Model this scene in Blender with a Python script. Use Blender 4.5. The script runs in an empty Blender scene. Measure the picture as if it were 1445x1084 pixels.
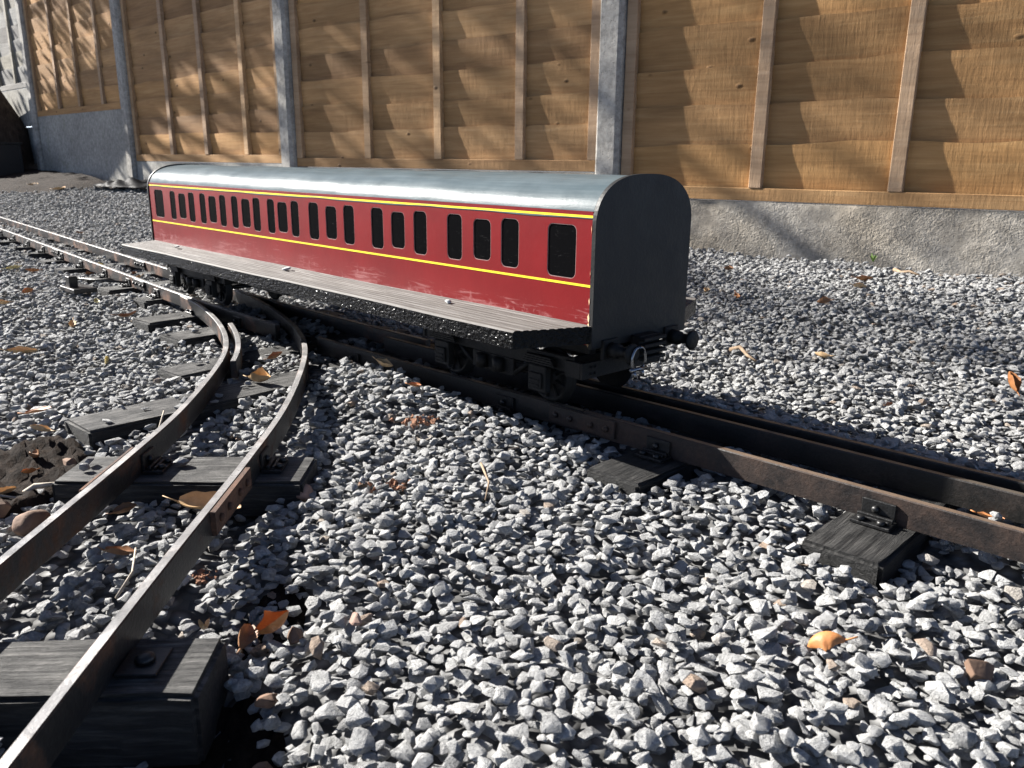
import bpy, bmesh, math, random
import numpy as np
from mathutils import Vector, Matrix

random.seed(7)
rng = np.random.default_rng(11)
SC = bpy.context.scene
COL = SC.collection

# ------------------------------------------------------------------ camera
FPX, PITCH, ROLL, YAW = 1150.0, .2665, .0098, -.768
CAM = np.array([0.0, -.9005, .326])
fw = np.array([math.sin(YAW)*math.cos(PITCH), math.cos(YAW)*math.cos(PITCH), -math.sin(PITCH)])
rt0 = np.array([math.cos(YAW), -math.sin(YAW), 0.0])
up0 = np.cross(rt0, fw)
RT = rt0*math.cos(ROLL)+up0*math.sin(ROLL)
UP = -rt0*math.sin(ROLL)+up0*math.cos(ROLL)
cd = bpy.data.cameras.new('camera')
cam = bpy.data.objects.new('camera', cd)
COL.objects.link(cam)
cam.matrix_world = Matrix(((RT[0], UP[0], -fw[0], CAM[0]), (RT[1], UP[1], -fw[1], CAM[1]), (RT[2], UP[2], -fw[2], CAM[2]), (0, 0, 0, 1)))
cd.sensor_fit = 'HORIZONTAL'
cd.sensor_width = 36.0
cd.lens = 36.0*FPX/1445.0
cd.clip_start = .02
cd.clip_end = 500
cd.dof.use_dof = True
cd.dof.focus_distance = 1.0
cd.dof.aperture_fstop = 18.0
SC.camera = cam

# ------------------------------------------------------------------ light
SUN = Vector((1.55, .482, -1.0)).normalized()      # the way the light travels
w = bpy.data.worlds.new('World')
SC.world = w
w.use_nodes = True
nt = w.node_tree
sky = nt.nodes.new('ShaderNodeTexSky')
sky.sky_type = 'NISHITA'
sky.sun_disc = False
sky.air_density = .32
sky.dust_density = .4
sky.ozone_density = 0.0
sky.sun_elevation = math.asin(-SUN.z)
sky.sun_rotation = math.atan2(-SUN.x, -SUN.y) % (2*math.pi)
nt.links.new(sky.outputs[0], nt.nodes['Background'].inputs[0])
nt.nodes['Background'].inputs[1].default_value = .062
sd = bpy.data.lights.new('sun', 'SUN')
sd.energy = 5.0
sd.angle = math.radians(.53)
sd.color = (1.0, .96, .90)
so = bpy.data.objects.new('sun', sd)
so.rotation_euler = SUN.to_track_quat('-Z', 'Y').to_euler()
COL.objects.link(so)
SC.view_settings.view_transform = 'Standard'
SC.view_settings.look = 'None'
SC.view_settings.gamma = 1.0
SC.view_settings.use_curve_mapping = False
SC.view_settings.exposure = 1.76
SC.render.engine = 'CYCLES'
SC.cycles.max_bounces = 4
SC.cycles.diffuse_bounces = 2
SC.cycles.use_denoising = True


# ------------------------------------------------------------------ helpers
def tag(o, label=None, cat=None, group=None, kind=None):
    if label: o['label'] = label
    if cat: o['category'] = cat
    if group: o['group'] = group
    if kind: o['kind'] = kind
    return o


def empty(name, loc=(0, 0, 0), rz=0.0, label=None, cat=None, group=None):
    o = bpy.data.objects.new(name, None)
    o.empty_display_size = .05
    o.location = loc
    o.rotation_euler = (0, 0, rz)
    COL.objects.link(o)
    return tag(o, label, cat, group)


class MB:
    """collects shapes and links them as one mesh object"""
    def __init__(s):
        s.v = []; s.f = []; s.m = []; s.sm = []

    def add(s, vs, fs, mi=0, smooth=False):
        b = len(s.v)
        s.v += [tuple(map(float, v)) for v in vs]
        for f in fs:
            s.f.append([b+i for i in f]); s.m.append(mi); s.sm.append(smooth)
        return s

    def box(s, x0, x1, y0, y1, z0, z1, bev=0.0, mi=0, M=None):
        bm = bmesh.new()
        bmesh.ops.create_cube(bm, size=1.0)
        for v in bm.verts:
            v.co = Vector(((x0+x1)/2+v.co.x*(x1-x0), (y0+y1)/2+v.co.y*(y1-y0), (z0+z1)/2+v.co.z*(z1-z0)))
        if bev > 0:
            bmesh.ops.bevel(bm, geom=bm.edges[:], offset=bev, segments=1, affect='EDGES', profile=.5)
        if M is not None: bm.transform(M)
        return s.bm(bm, mi)

    def bm(s, bm, mi=0, smooth=False):
        bm.verts.index_update()
        s.add([v.co for v in bm.verts], [[v.index for v in f.verts] for f in bm.faces], mi, smooth)
        bm.free()
        return s

    def lathe(s, prof, axis='X', seg=20, M=None, mi=0, smooth=True):
        """prof: list of (position along axis, radius)"""
        vs = []; fs = []
        for (a, r) in prof:
            for k in range(seg):
                t = 2*math.pi*k/seg
                c, n = r*math.cos(t), r*math.sin(t)
                p = {'X': (a, c, n), 'Y': (n, a, c), 'Z': (c, n, a)}[axis]
                vs.append(p)
        for i in range(len(prof)-1):
            for k in range(seg):
                k2 = (k+1) % seg
                fs.append([i*seg+k, i*seg+k2, (i+1)*seg+k2, (i+1)*seg+k])
        fs.append(list(range(seg))[::-1]); fs.append([(len(prof)-1)*seg+k for k in range(seg)])
        if M is not None: vs = [M @ Vector(v) for v in vs]
        return s.add(vs, fs, mi, smooth)

    def tube(s, pts, r, seg=8, mi=0, caps=True):
        pts = [Vector(p) for p in pts]
        n = len(pts)
        rr = r if hasattr(r, '__len__') else [r]*n
        vs = []; fs = []
        ref = Vector((0, 0, 1))
        for i, p in enumerate(pts):
            d = (pts[min(i+1, n-1)]-pts[max(i-1, 0)]).normalized()
            if abs(d.dot(ref)) > .95: ref = Vector((0, 1, 0))
            a = d.cross(ref).normalized(); b = d.cross(a)
            for k in range(seg):
                t = 2*math.pi*k/seg
                vs.append(p+(a*math.cos(t)+b*math.sin(t))*rr[i])
        for i in range(n-1):
            for k in range(seg):
                k2 = (k+1) % seg
                fs.append([i*seg+k, i*seg+k2, (i+1)*seg+k2, (i+1)*seg+k])
        if caps:
            fs.append(list(range(seg))[::-1]); fs.append([(n-1)*seg+k for k in range(seg)])
        return s.add(vs, fs, mi, True)

    def sweep(s, pts, prof, mi=0):
        """prof (offset to the left, z) swept along a polyline on the plan"""
        pts = [Vector((p[0], p[1], p[2] if len(p) > 2 else 0)) for p in pts]
        n = len(pts); m = len(prof); vs = []; fs = []
        for i, p in enumerate(pts):
            d = (pts[min(i+1, n-1)]-pts[max(i-1, 0)]); d.z = 0; d.normalize()
            nn = Vector((-d.y, d.x, 0))
            for (o, z) in prof: vs.append(p+nn*o+Vector((0, 0, z)))
        for i in range(n-1):
            for k in range(m):
                k2 = (k+1) % m
                fs.append([i*m+k, i*m+k2, (i+1)*m+k2, (i+1)*m+k])
        fs.append(list(range(m))[::-1]); fs.append([(n-1)*m+k for k in range(m)])
        return s.add(vs, fs, mi)

    def mesh(s, name, mats):
        me = bpy.data.meshes.new(name)
        me.from_pydata(s.v, [], s.f)
        for m in (mats if isinstance(mats, (list, tuple)) else [mats]): me.materials.append(m)
        me.polygons.foreach_set('material_index', s.m)
        me.polygons.foreach_set('use_smooth', s.sm)
        bm = bmesh.new(); bm.from_mesh(me)
        bmesh.ops.recalc_face_normals(bm, faces=bm.faces[:])
        bm.to_mesh(me); bm.free()
        me.update()
        return me

    def build(s, name, mats, parent=None, loc=(0, 0, 0), rot=(0, 0, 0)):
        return link(name, s.mesh(name, mats), parent, loc, rot)


def link(name, me, parent=None, loc=(0, 0, 0), rot=(0, 0, 0)):
    o = bpy.data.objects.new(name, me)
    o.location = loc; o.rotation_euler = rot
    if parent is not None: o.parent = parent
    COL.objects.link(o)
    return o


def smooth_by_angle(o, deg=35):
    me = o.data
    me.polygons.foreach_set('use_smooth', [True]*len(me.polygons))
    try:
        me.set_sharp_from_angle(angle=math.radians(deg))
    except Exception:
        pass


# ------------------------------------------------------------------ materials
class NT:
    def __init__(s, name):
        s.mat = bpy.data.materials.new(name)
        s.mat.use_nodes = True
        s.t = s.mat.node_tree
        s.b = s.t.nodes['Principled BSDF']

    def n(s, typ, **kw):
        nd = s.t.nodes.new(typ)
        for k, v in kw.items():
            if k.startswith('i_'):
                nd.inputs[k[2:].replace('_', ' ')].default_value = v
            else: setattr(nd, k, v)
        return nd

    def l(s, a, b): s.t.links.new(a, b)

    def coord(s, scale=(1, 1, 1), kind='Object', jitter=0.0):
        tc = s.n('ShaderNodeTexCoord')
        out = tc.outputs[kind]
        mp = s.n('ShaderNodeMapping'); mp.inputs['Scale'].default_value = scale
        if jitter:
            oi = s.n('ShaderNodeObjectInfo')
            mu = s.n('ShaderNodeVectorMath', operation='SCALE'); mu.inputs[0].default_value = (jitter, jitter*1.7, jitter*.6)
            s.l(oi.outputs['Random'], mu.inputs['Scale'])
            ad = s.n('ShaderNodeVectorMath', operation='ADD')
            s.l(out, ad.inputs[0]); s.l(mu.outputs[0], ad.inputs[1]); out = ad.outputs[0]
        s.l(out, mp.inputs[0])
        return mp.outputs[0]

    def noise(s, vec, scale=5, detail=6, rough=.6, dist=0.0):
        nd = s.n('ShaderNodeTexNoise'); s.l(vec, nd.inputs['Vector'])
        nd.inputs['Scale'].default_value = scale; nd.inputs['Detail'].default_value = detail
        nd.inputs['Roughness'].default_value = rough; nd.inputs['Distortion'].default_value = dist
        return nd.outputs[0]

    def voro(s, vec, scale=5, feature='F1', rnd=1.0):
        nd = s.n('ShaderNodeTexVoronoi', feature=feature); s.l(vec, nd.inputs['Vector'])
        nd.inputs['Scale'].default_value = scale; nd.inputs['Randomness'].default_value = rnd
        return nd

    def ramp(s, fac, stops, interp='LINEAR'):
        nd = s.n('ShaderNodeValToRGB'); cr = nd.color_ramp; cr.interpolation = interp
        while len(cr.elements) < len(stops): cr.elements.new(.5)
        for e, (p, c) in zip(cr.elements, stops):
            e.position = p
            e.color = (c, c, c, 1) if not hasattr(c, '__len__') else (*c, 1)
        s.l(fac, nd.inputs[0])
        return nd.outputs[0]

    def mix(s, fac, a, b, mode='MIX'):
        nd = s.n('ShaderNodeMix', data_type='RGBA', blend_type=mode)
        for sock, val in ((nd.inputs[0], fac), (nd.inputs[6], a), (nd.inputs[7], b)):
            if hasattr(val, 'is_linked') or isinstance(val, bpy.types.NodeSocket): s.l(val, sock)
            elif hasattr(val, '__len__'): sock.default_value = (*val, 1)
            else: sock.default_value = val
        return nd.outputs[2]

    def math(s, op, a, b=0.0, c=None, clamp=False):
        nd = s.n('ShaderNodeMath', operation=op, use_clamp=clamp)
        for i, val in enumerate((a, b) if c is None else (a, b, c)):
            if isinstance(val, bpy.types.NodeSocket): s.l(val, nd.inputs[i])
            else: nd.inputs[i].default_value = val
        return nd.outputs[0]

    def bump(s, h, strength=.5, dist=.01, prev=None):
        nd = s.n('ShaderNodeBump'); nd.inputs['Strength'].default_value = strength
        nd.inputs['Distance'].default_value = dist
        s.l(h, nd.inputs['Height'])
        if prev is not None: s.l(prev, nd.inputs['Normal'])
        return nd.outputs[0]

    def out(s, col=None, rough=None, normal=None, metal=None, spec=None, coat=None):
        for key, v in (('Base Color', col), ('Roughness', rough), ('Normal', normal), ('Metallic', metal), ('Specular IOR Level', spec), ('Coat Weight', coat)):
            if v is None: continue
            sk = s.b.inputs[key]
            if isinstance(v, bpy.types.NodeSocket): s.l(v, sk)
            elif hasattr(v, '__len__'): sk.default_value = (*v, 1)
            else: sk.default_value = v
        return s.mat

    def sep(s, vec):
        nd = s.n('ShaderNodeSeparateXYZ'); s.l(vec, nd.inputs[0]); return nd.outputs

    def rnd(s):
        return s.n('ShaderNodeObjectInfo').outputs['Random']


def m_stone():
    t = NT('grey_limestone')
    co = t.coord(kind='Object', jitter=9.0)
    r = t.rnd()
    base = t.ramp(r, [(0, (.36, .36, .358)), (.25, (.44, .442, .44)), (.6, (.51, .512, .508)), (.975, (.57, .57, .56)), (.985, (.46, .42, .37)), (1.0, (.40, .30, .23))])
    n1 = t.noise(co, 2.2, 6, .65)
    n2 = t.noise(co, 9.0, 5, .7)
    v = t.ramp(n1, [(.3, .72), (.7, 1.12)])
    v2 = t.ramp(n2, [(.3, .82), (.7, 1.1)])
    c = t.mix(1.0, base, v, 'MULTIPLY'); c = t.mix(1.0, c, v2, 'MULTIPLY')
    b = t.bump(n1, .55, .25); b = t.bump(n2, .5, .09, b)
    return t.out(c, .88, b, spec=.3)


def m_wood_fence(name, cols, grey=False):
    t = NT(name)
    co = t.coord((1.6, 26, 26), jitter=7.0)
    fine = t.noise(co, 2.4, 8, .62, .6)
    big = t.noise(t.coord((1.0, 5, 5), jitter=13.0), 1.6, 4, .55, .3)
    mid_ = tuple((a_+b_+c_)/3 for a_, b_, c_ in zip(*cols))
    col = t.mix(.45, t.ramp(fine, [(.28, cols[0]), (.5, cols[1]), (.72, cols[2])]), mid_)
    tone = t.ramp(big, [(.3, .72), (.7, 1.18)])
    col = t.mix(1.0, col, tone, 'MULTIPLY')
    pr = t.ramp(t.rnd(), [(0, (.64, .62, .63)), (.3, (1.04, 1.05, 1.08)), (.6, (.82, .79, .74)), (1, (1.26, 1.2, 1.06))])
    col = t.mix(1.0, col, pr, 'MULTIPLY')
    # knots
    kn = t.voro(t.coord((1.0, .0, 1.7), jitter=5.0), 6.5)
    kd = t.ramp(kn.outputs['Distance'], [(.03, 1), (.10, 0)])
    pick = t.ramp(t.sep(kn.outputs['Color'])[0], [(.05, 0), (.08, 1)])
    kf = t.math('MULTIPLY', kd, pick)
    col = t.mix(t.math('MULTIPLY', kf, .85), col, tuple(c*.22 for c in cols[0]))
    # saw marks, right across the board
    sw = t.noise(t.coord((190, 3.5, 3.5), jitter=3.0), 1.0, 2, .5)
    sw2 = t.noise(t.coord((38, 12, 12), jitter=3.0), 1.0, 5, .7)
    b = t.bump(sw, .3, .0014); b = t.bump(sw2, .6, .003, b); b = t.bump(fine, .25, .002, b); b = t.bump(kf, .6, .004, b)
    return t.out(col, .82, b, spec=.25)


def m_concrete(name, c0, c1, rock=False, moss=0.0):
    t = NT(name)
    co = t.coord(jitter=4.0)
    big = t.noise(co, 3.0, 6, .6)
    mid = t.noise(co, 42, 5, .65)
    fine = t.noise(co, 230, 3, .6)
    col = t.ramp(big, [(.3, c0), (.7, c1)])
    col = t.mix(1.0, col, t.ramp(mid, [(.3, .62), (.7, 1.22)]), 'MULTIPLY')
    vo = t.voro(co, 120)
    pit = t.ramp(vo.outputs['Distance'], [(.12, 0), (.3, 1)])
    pk = t.ramp(t.sep(vo.outputs['Color'])[0], [(.6, 1), (.66, 0)])
    pit = t.math('MAXIMUM', pit, pk)
    col = t.mix(1.0, col, t.ramp(pit, [(0, .55), (1, 1)]), 'MULTIPLY')
    if moss:
        g = t.ramp(t.noise(co, 7, 6, .7), [(.55, 0), (.75, moss)])
        col = t.mix(g, col, (.12, .14, .04))
    b = t.bump(fine, .4, .0015)
    b = t.bump(pit, .6, .002, b)
    if rock:
        patch = t.ramp(t.noise(t.coord((1.2, 1, 2.2)), 2.6, 2, .5), [(.42, .15), (.6, 1)])
        rk = t.noise(co, 95, 3, .55, .9)
        rk = t.math('MULTIPLY', rk, patch)
        b = t.bump(rk, .75, .009, b)
    else:
        b = t.bump(mid, .35, .004, b)
    return t.out(col, .92, b, spec=.2)


def m_steel(name, dark=(.022, .021, .02), rust=(.13, .055, .025), lo=.5, hi=.68, rough=(.38, .8), top=None):
    t = NT(name)
    co = t.coord()
    n = t.noise(co, 14, 7, .68, .3)
    n2 = t.noise(co, 240, 4, .7)
    f = t.ramp(n, [(lo, 0), (hi, 1)])
    f2 = t.ramp(n2, [(.35, .6), (.7, 1.25)])
    col = t.mix(f, dark, rust)
    col = t.mix(1.0, col, f2, 'MULTIPLY')
    r = t.ramp(f, [(0, rough[0]), (1, rough[1])])
    metal = None
    if top:
        g = t.n('ShaderNodeNewGeometry')
        nz = t.sep(g.outputs['Normal'])[2]
        tf = t.ramp(nz, [(.75, 0), (.9, 1)])
        worn = t.math('MULTIPLY', tf, t.ramp(t.noise(co, 30, 6, .7), [(.3, .35), (.6, 1)]))
        col = t.mix(worn, col, top)
        r = t.math('MULTIPLY_ADD', worn, -.12, r)
        metal = t.math('MULTIPLY', worn, .3)
    b = t.bump(n2, .5, .0012); b = t.bump(n, .3, .003, b)
    return t.out(col, r, b, metal=metal, spec=.45)


def m_sleeper(name='tarred_timber', light=1.0):
    t = NT(name)
    co = t.coord((7, 105, 105), jitter=6.0)
    g = t.noise(co, 2.0, 8, .72, .4)
    d = t.noise(t.coord(jitter=6.0), 26, 6, .7)
    col = t.ramp(g, [(.3, (.006, .006, .006)), (.5, tuple(.004+.022*light for _ in range(3))), (.72, tuple(.006+v*light for v in (.09, .087, .082)))])
    nz = t.sep(t.n('ShaderNodeNewGeometry').outputs['Normal'])[2]
    dust = t.math('MULTIPLY', t.ramp(nz, [(.6, 0), (.9, 1)]), t.ramp(d, [(.35, 0), (.7, .75)]))
    col = t.mix(dust, col, t.ramp(g, [(.38, tuple(v*light for v in (.022, .021, .02))), (.62, tuple(v*light for v in (.26, .252, .238)))]))
    b = t.bump(g, 1.0, .006); b = t.bump(t.noise(t.coord(jitter=2.), 170, 4, .7), .4, .0015, b)
    return t.out(col, t.ramp(g, [(.3, .5), (.7, .8)]), b, spec=.35)


def m_red():
    t = NT('maroon_paint')
    co = t.coord()
    x, y, z = t.sep(t.coord())
    n = t.noise(co, 9, 5, .6)
    col = t.ramp(n, [(.3, (.15, .0045, .0058)), (.7, (.20, .0072, .0085))])
    # chalky scuffs: long scratches along the side, thickest low down
    sc = t.noise(t.coord((9, 60, 95)), 1.5, 8, .78, 1.2)
    sc2 = t.noise(t.coord((60, 60, 60)), 1.0, 7, .7)
    hz = t.n('ShaderNodeMapRange'); t.l(z, hz.inputs[0])
    hz.inputs[1].default_value = .165; hz.inputs[2].default_value = .122; hz.inputs[3].default_value = -.12; hz.inputs[4].default_value = .11
    far = t.n('ShaderNodeMapRange'); t.l(x, far.inputs[0])
    far.inputs[1].default_value = -.55; far.inputs[2].default_value = -1.47; far.inputs[3].default_value = 0; far.inputs[4].default_value = .05
    patch = t.math('MULTIPLY_ADD', t.noise(t.coord((4, 4, 10)), 2.2, 3, .5), .42, -.21)
    s = t.math('ADD', sc, t.math('ADD', hz.outputs[0], far.outputs[0])); s = t.math('ADD', s, patch)
    f = t.ramp(s, [(.575, 0), (.79, .8)])
    s2 = t.math('ADD', sc2, t.math('ADD', hz.outputs[0], far.outputs[0])); s2 = t.math('ADD', s2, patch)
    f2 = t.ramp(s2, [(.625, 0), (.75, .5)])
    f = t.math('MAXIMUM', f, f2)
    # scratches up on the window band
    ws = t.noise(t.coord((30, 60, 260)), 1.0, 6, .8, 2.0)
    f = t.math('MAXIMUM', f, t.ramp(ws, [(.70, 0), (.77, .5)]))
    col = t.mix(f, col, (.42, .19, .18))
    b = t.bump(t.noise(co, 60, 4, .6), .12, .002); b = t.bump(f, .2, .0006, b)
    return t.out(col, t.math('MULTIPLY_ADD', f, .4, .33), b, spec=.3)


def m_roof():
    t = NT('grey_roof_paint')
    co = t.coord()
    st = t.noise(t.coord((2.2, 60, 60)), 2.0, 6, .7, .2)
    n = t.noise(co, 22, 7, .7)
    col = t.ramp(st, [(.3, (.060, .082, .092)), (.7, (.10, .124, .135))])
    col = t.mix(1.0, col, t.ramp(n, [(.3, .86), (.7, 1.08)]), 'MULTIPLY')
    sc = t.noise(t.coord((10, 90, 90)), 1.6, 6, .8, 2.5)
    f = t.ramp(sc, [(.70, 0), (.76, .8)])
    col = t.mix(f, col, (.5, .51, .5))
    b = t.bump(st, .3, .0010); b = t.bump(t.noise(co, 140, 5, .7), .2, .0008, b)
    return t.out(col, t.ramp(n, [(.3, .27), (.7, .4)]), b, spec=.08)


def m_blackpaint(name, col=(.014, .0145, .015), rough=.42, bumpy=.3, dust=.0):
    t = NT(name)
    co = t.coord()
    n = t.noise(co, 26, 7, .7)
    c = t.ramp(n, [(.3, tuple(v*.7 for v in col)), (.75, tuple(v*1.5 for v in col))])
    if dust:
        d = t.ramp(t.noise(t.coord((9, 9, 6)), 1.2, 6, .6), [(.4, 0), (.8, dust)])
        c = t.mix(d, c, (.13, .125, .115))
    b = t.bump(t.noise(co, 180, 4, .65), bumpy, .003)
    b = t.bump(n, .2, .002, b)
    return t.out(c, t.ramp(n, [(.3, rough*.8), (.7, rough*1.25)]), b, spec=.28)


def m_board_edge():
    t = NT('thick_black_gloss')
    co = t.coord()
    n = t.noise(t.coord((110, 170, 190)), 1.3, 2, .6)
    n2 = t.noise(co, 55, 6, .75)
    c = t.ramp(n2, [(.3, (.004, .004, .004)), (.66, (.007, .007, .0072)), (.76, (.03, .03, .029)), (.86, (.16, .155, .15))])  # pale flecks put glints of the gloss into the colour
    b = t.bump(n, .8, .0042)
    return t.out(c, t.ramp(n2, [(.3, .14), (.7, .3)]), b, spec=.12)


def m_board_top():
    t = NT('weathered_decking')
    co = t.coord((4, 90, 90))
    g = t.noise(co, 2.0, 8, .72, .4)
    big = t.noise(t.coord((5, 14, 14)), 1.5, 5, .6)
    c = t.ramp(g, [(.30, (.030, .023, .020)), (.5, (.095, .085, .077)), (.72, (.22, .21, .20))])
    c = t.mix(t.ramp(big, [(.45, 0), (.7, .55)]), c, (.065, .060, .056))
    b = t.bump(g, .6, .002)
    return t.out(c, .7, b, spec=.35)


def m_plain(name, col, rough=.5, metal=0.0, var=.25, sc=30, bs=.2, spec=.4):
    t = NT(name)
    co = t.coord(jitter=5.0)
    n = t.noise(co, sc, 6, .65)
    c = t.ramp(n, [(.3, tuple(v*(1-var) for v in col)), (.7, tuple(v*(1+var) for v in col))])
    b = t.bump(n, bs, .003)
    return t.out(c, rough, b, metal=metal, spec=spec)


def m_window():
    t = NT('black_window_film')
    sc = t.noise(t.coord((60, 10, 340), jitter=1.0), 1.0, 7, .8, 1.2)
    f = t.ramp(sc, [(.62, 0), (.72, .35)])
    c = t.mix(f, (.004, .004, .0045), (.30, .30, .29))
    return t.out(c, t.math('MULTIPLY_ADD', f, .5, .16), None, spec=.02)


def m_leaf(name, col, col2):
    t = NT(name)
    co = t.coord(jitter=3.0)
    n = t.noise(co, 60, 6, .7)
    c = t.ramp(n, [(.3, col), (.7, col2)])
    b = t.bump(n, .5, .002)
    return t.out(c, .55, b, spec=.4)


def m_soil():
    t = NT('garden_soil')
    co = t.coord()
    n = t.noise(co, 38, 8, .72)
    c = t.ramp(n, [(.3, (.007, .005, .004)), (.55, (.022, .015, .011)), (.8, (.065, .045, .033))])
    b = t.bump(n, 1.0, .012)
    return t.out(c, .95, b, spec=.15)


def m_bed():
    t = NT('gravel_bed')
    co = t.coord()
    vo = t.voro(co, 62)
    c = t.ramp(vo.outputs['Distance'], [(.15, (.24, .24, .24)), (.6, (.09, .09, .09))])
    b = t.bump(vo.outputs['Distance'], 1.0, -.012)
    return t.out(c, .95, b, spec=.1)


def m_bark():
    t = NT('rough_bark')
    n = t.noise(t.coord((16, 16, 4)), 2.0, 8, .7, .6)
    c = t.ramp(n, [(.3, (.022, .015, .011)), (.7, (.09, .065, .048))])
    b = t.bump(n, 1.0, .03)
    return t.out(c, .95, b, spec=.15)


M = dict(
    stone=m_stone(),
    wood=m_wood_fence('treated_softwood', ((.245, .126, .050), (.405, .228, .095), (.54, .345, .165))),
    batten=m_wood_fence('pale_batten_wood', ((.28, .17, .095), (.42, .28, .165), (.52, .37, .24))),
    oldwood=m_wood_fence('weathered_grey_wood', ((.16, .155, .14), (.30, .29, .265), (.42, .41, .38))),
    post=m_concrete('aggregate_concrete', (.26, .245, .22), (.42, .40, .365)),
    rock=m_concrete('rock_faced_concrete', (.31, .27, .215), (.42, .39, .34), rock=True),
    plainboard=m_concrete('smooth_concrete', (.27, .262, .24), (.38, .365, .33), moss=.4),
    rail=m_steel('blackened_steel', top=(.38, .37, .36)),
    rusty=m_steel('rusty_rail_steel', dark=(.014, .011, .010), rust=(.055, .030, .019), lo=.4, hi=.68, rough=(.5, .85), top=(.17, .12, .085)),
    darkrail=m_steel('dark_or_shaded_rail', dark=(.010, .0095, .009), rust=(.030, .019, .013), lo=.5, hi=.75, rough=(.45, .8), top=(.10, .085, .07)),  # dark rails; also carries the coach's shade on two rail stretches
    rust=m_steel('rusted_plate', dark=(.04, .022, .015), rust=(.15, .07, .038), lo=.35, hi=.65, rough=(.7, .9)),
    chair=m_steel('black_bracket_steel', dark=(.012, .012, .012), rust=(.05, .03, .02), lo=.55, hi=.75),
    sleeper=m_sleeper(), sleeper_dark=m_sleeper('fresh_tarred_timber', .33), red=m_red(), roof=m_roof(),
    black=m_blackpaint('black_end_paint', (.011, .0112, .011), .5, dust=.09, bumpy=.15),
    frame=m_blackpaint('black_frame_paint', (.006, .006, .006), .6, .4),
    edge=m_board_edge(), decktop=m_board_top(),
    yellow=m_plain('yellow_line_paint', (.86, .70, .03), .4, 0, .08),
    window=m_window(),
    rim=m_plain('lit_cut_edge', (.26, .17, .16), .6, 0, .3, 90),
    ply=m_plain('bare_plywood', (.46, .30, .17), .8, 0, .35, 40),
    chrome=m_plain('bright_steel', (.2, .21, .23), .22, 1.0, .1),
    greypaint=m_plain('grey_metal', (.03, .03, .03), .45, .6, .3),
    soil=m_soil(), bed=m_bed(), bark=m_bark(),
    leaf_tan=m_leaf('dry_tan_leaf', (.38, .23, .10), (.58, .40, .22)),
    leaf_orange=m_leaf('orange_leaf', (.33, .12, .038), (.47, .21, .075)),
    leaf_brown=m_leaf('brown_leaf', (.16, .075, .035), (.30, .16, .08)),
    leaf_yellow=m_leaf('yellow_leaf', (.42, .34, .14), (.56, .49, .25)),
    leaf_green=m_leaf('green_foliage', (.035, .065, .018), (.07, .11, .03)),
    weed=m_leaf('weed_green', (.09, .17, .03), (.16, .26, .06)),
    twig=m_plain('dry_twig', (.24, .17, .11), .8, 0, .3, 80, .5),
    paletwig=m_plain('bleached_twig', (.46, .40, .32), .8, 0, .25, 80, .5),
    brownstone=m_plain('brown_pebble', (.16, .10, .068), .85, 0, .3, 60, .6),
    pinkstone=m_plain('pink_pebble', (.29, .185, .145), .75, 0, .25, 70, .5),
    greystone=m_plain('grey_pebble', (.42, .43, .43), .85, 0, .2, 90, .5),
    clod=m_plain('crumbly_clay', (.25, .125, .075), .95, 0, .35, 120, 1.0),
    plastic=m_plain('black_plastic', (.012, .012, .013), .4, 0, .2, 30, .3),
    sheet=m_plain('black_sheeting', (.02, .02, .021), .5, 0, .4, 60, .6, .02),
)

# ------------------------------------------------------------------ plan of the place
RAILH, RAILW, GAUGE = .030, .010, .137          # rail height, width, distance between rail centres
RTOP = 0.0
STOP = -RAILH                                    # top of the sleepers


def catmull(pts, n=8):
    P = [np.array(p, float) for p in pts]
    P = [2*P[0]-P[1]]+P+[2*P[-1]-P[-2]]
    out = []
    for i in range(1, len(P)-2):
        for k in range(n):
            t = k/n
            out.append(.5*((2*P[i])+(-P[i-1]+P[i+1])*t+(2*P[i-1]-5*P[i]+4*P[i+1]-P[i+2])*t*t+(-P[i-1]+3*P[i]-3*P[i+1]+P[i+2])*t**3))
    out.append(P[-2])
    return np.array(out)


def offset(pl, d):
    pl = np.asarray(pl, float)
    t = np.gradient(pl, axis=0); t /= np.linalg.norm(t, axis=1)[:, None]
    return pl+np.stack([-t[:, 1], t[:, 0]], 1)*d


def main_y(x):
    x0, x1, k = -.95, -2.16, .1
    if x > x0: return 0.0
    if x < x1: return k*(-x+(x0+x1)/2)
    u = x0-x
    return k*u*u/(2*(x0-x1))


xs = np.concatenate([np.arange(.75, -1.0, -.25), np.arange(-1.0, -2.3, -.08), np.arange(-2.3, -9.2, -.4)])
MAIN = np.array([(x, main_y(x)) for x in xs])       # heading away to the left: offset + is towards the camera
MNEAR, MFAR = offset(MAIN, GAUGE/2), offset(MAIN, -GAUGE/2)
MIN_ = offset(MAIN, -(GAUGE/2-.039))
BLEFT = catmull([(-.306, -1.166), (-.522, -.959), (-.738, -.752), (-.91, -.585), (-1.064, -.445), (-1.271, -.288), (-1.421, -.2), (-1.60, -.126), (-1.80, -.066), (-1.98, -.030)])
BRIGHT = offset(BLEFT, -GAUGE)
BMID = offset(BLEFT, -GAUGE/2)


def seg_dist(px, py, poly):
    a = poly[:-1]; b = poly[1:]; d = b-a
    t = ((px-a[:, 0])*d[:, 0]+(py-a[:, 1])*d[:, 1])/(d**2).sum(1)
    t = np.clip(t, 0, 1)
    return np.sqrt(((a[:, 0]+t*d[:, 0]-px)**2+(a[:, 1]+t*d[:, 1]-py)**2).min())


def clip_x(pl, lo, hi): return pl[(pl[:, 0] >= lo) & (pl[:, 0] <= hi)]


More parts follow.
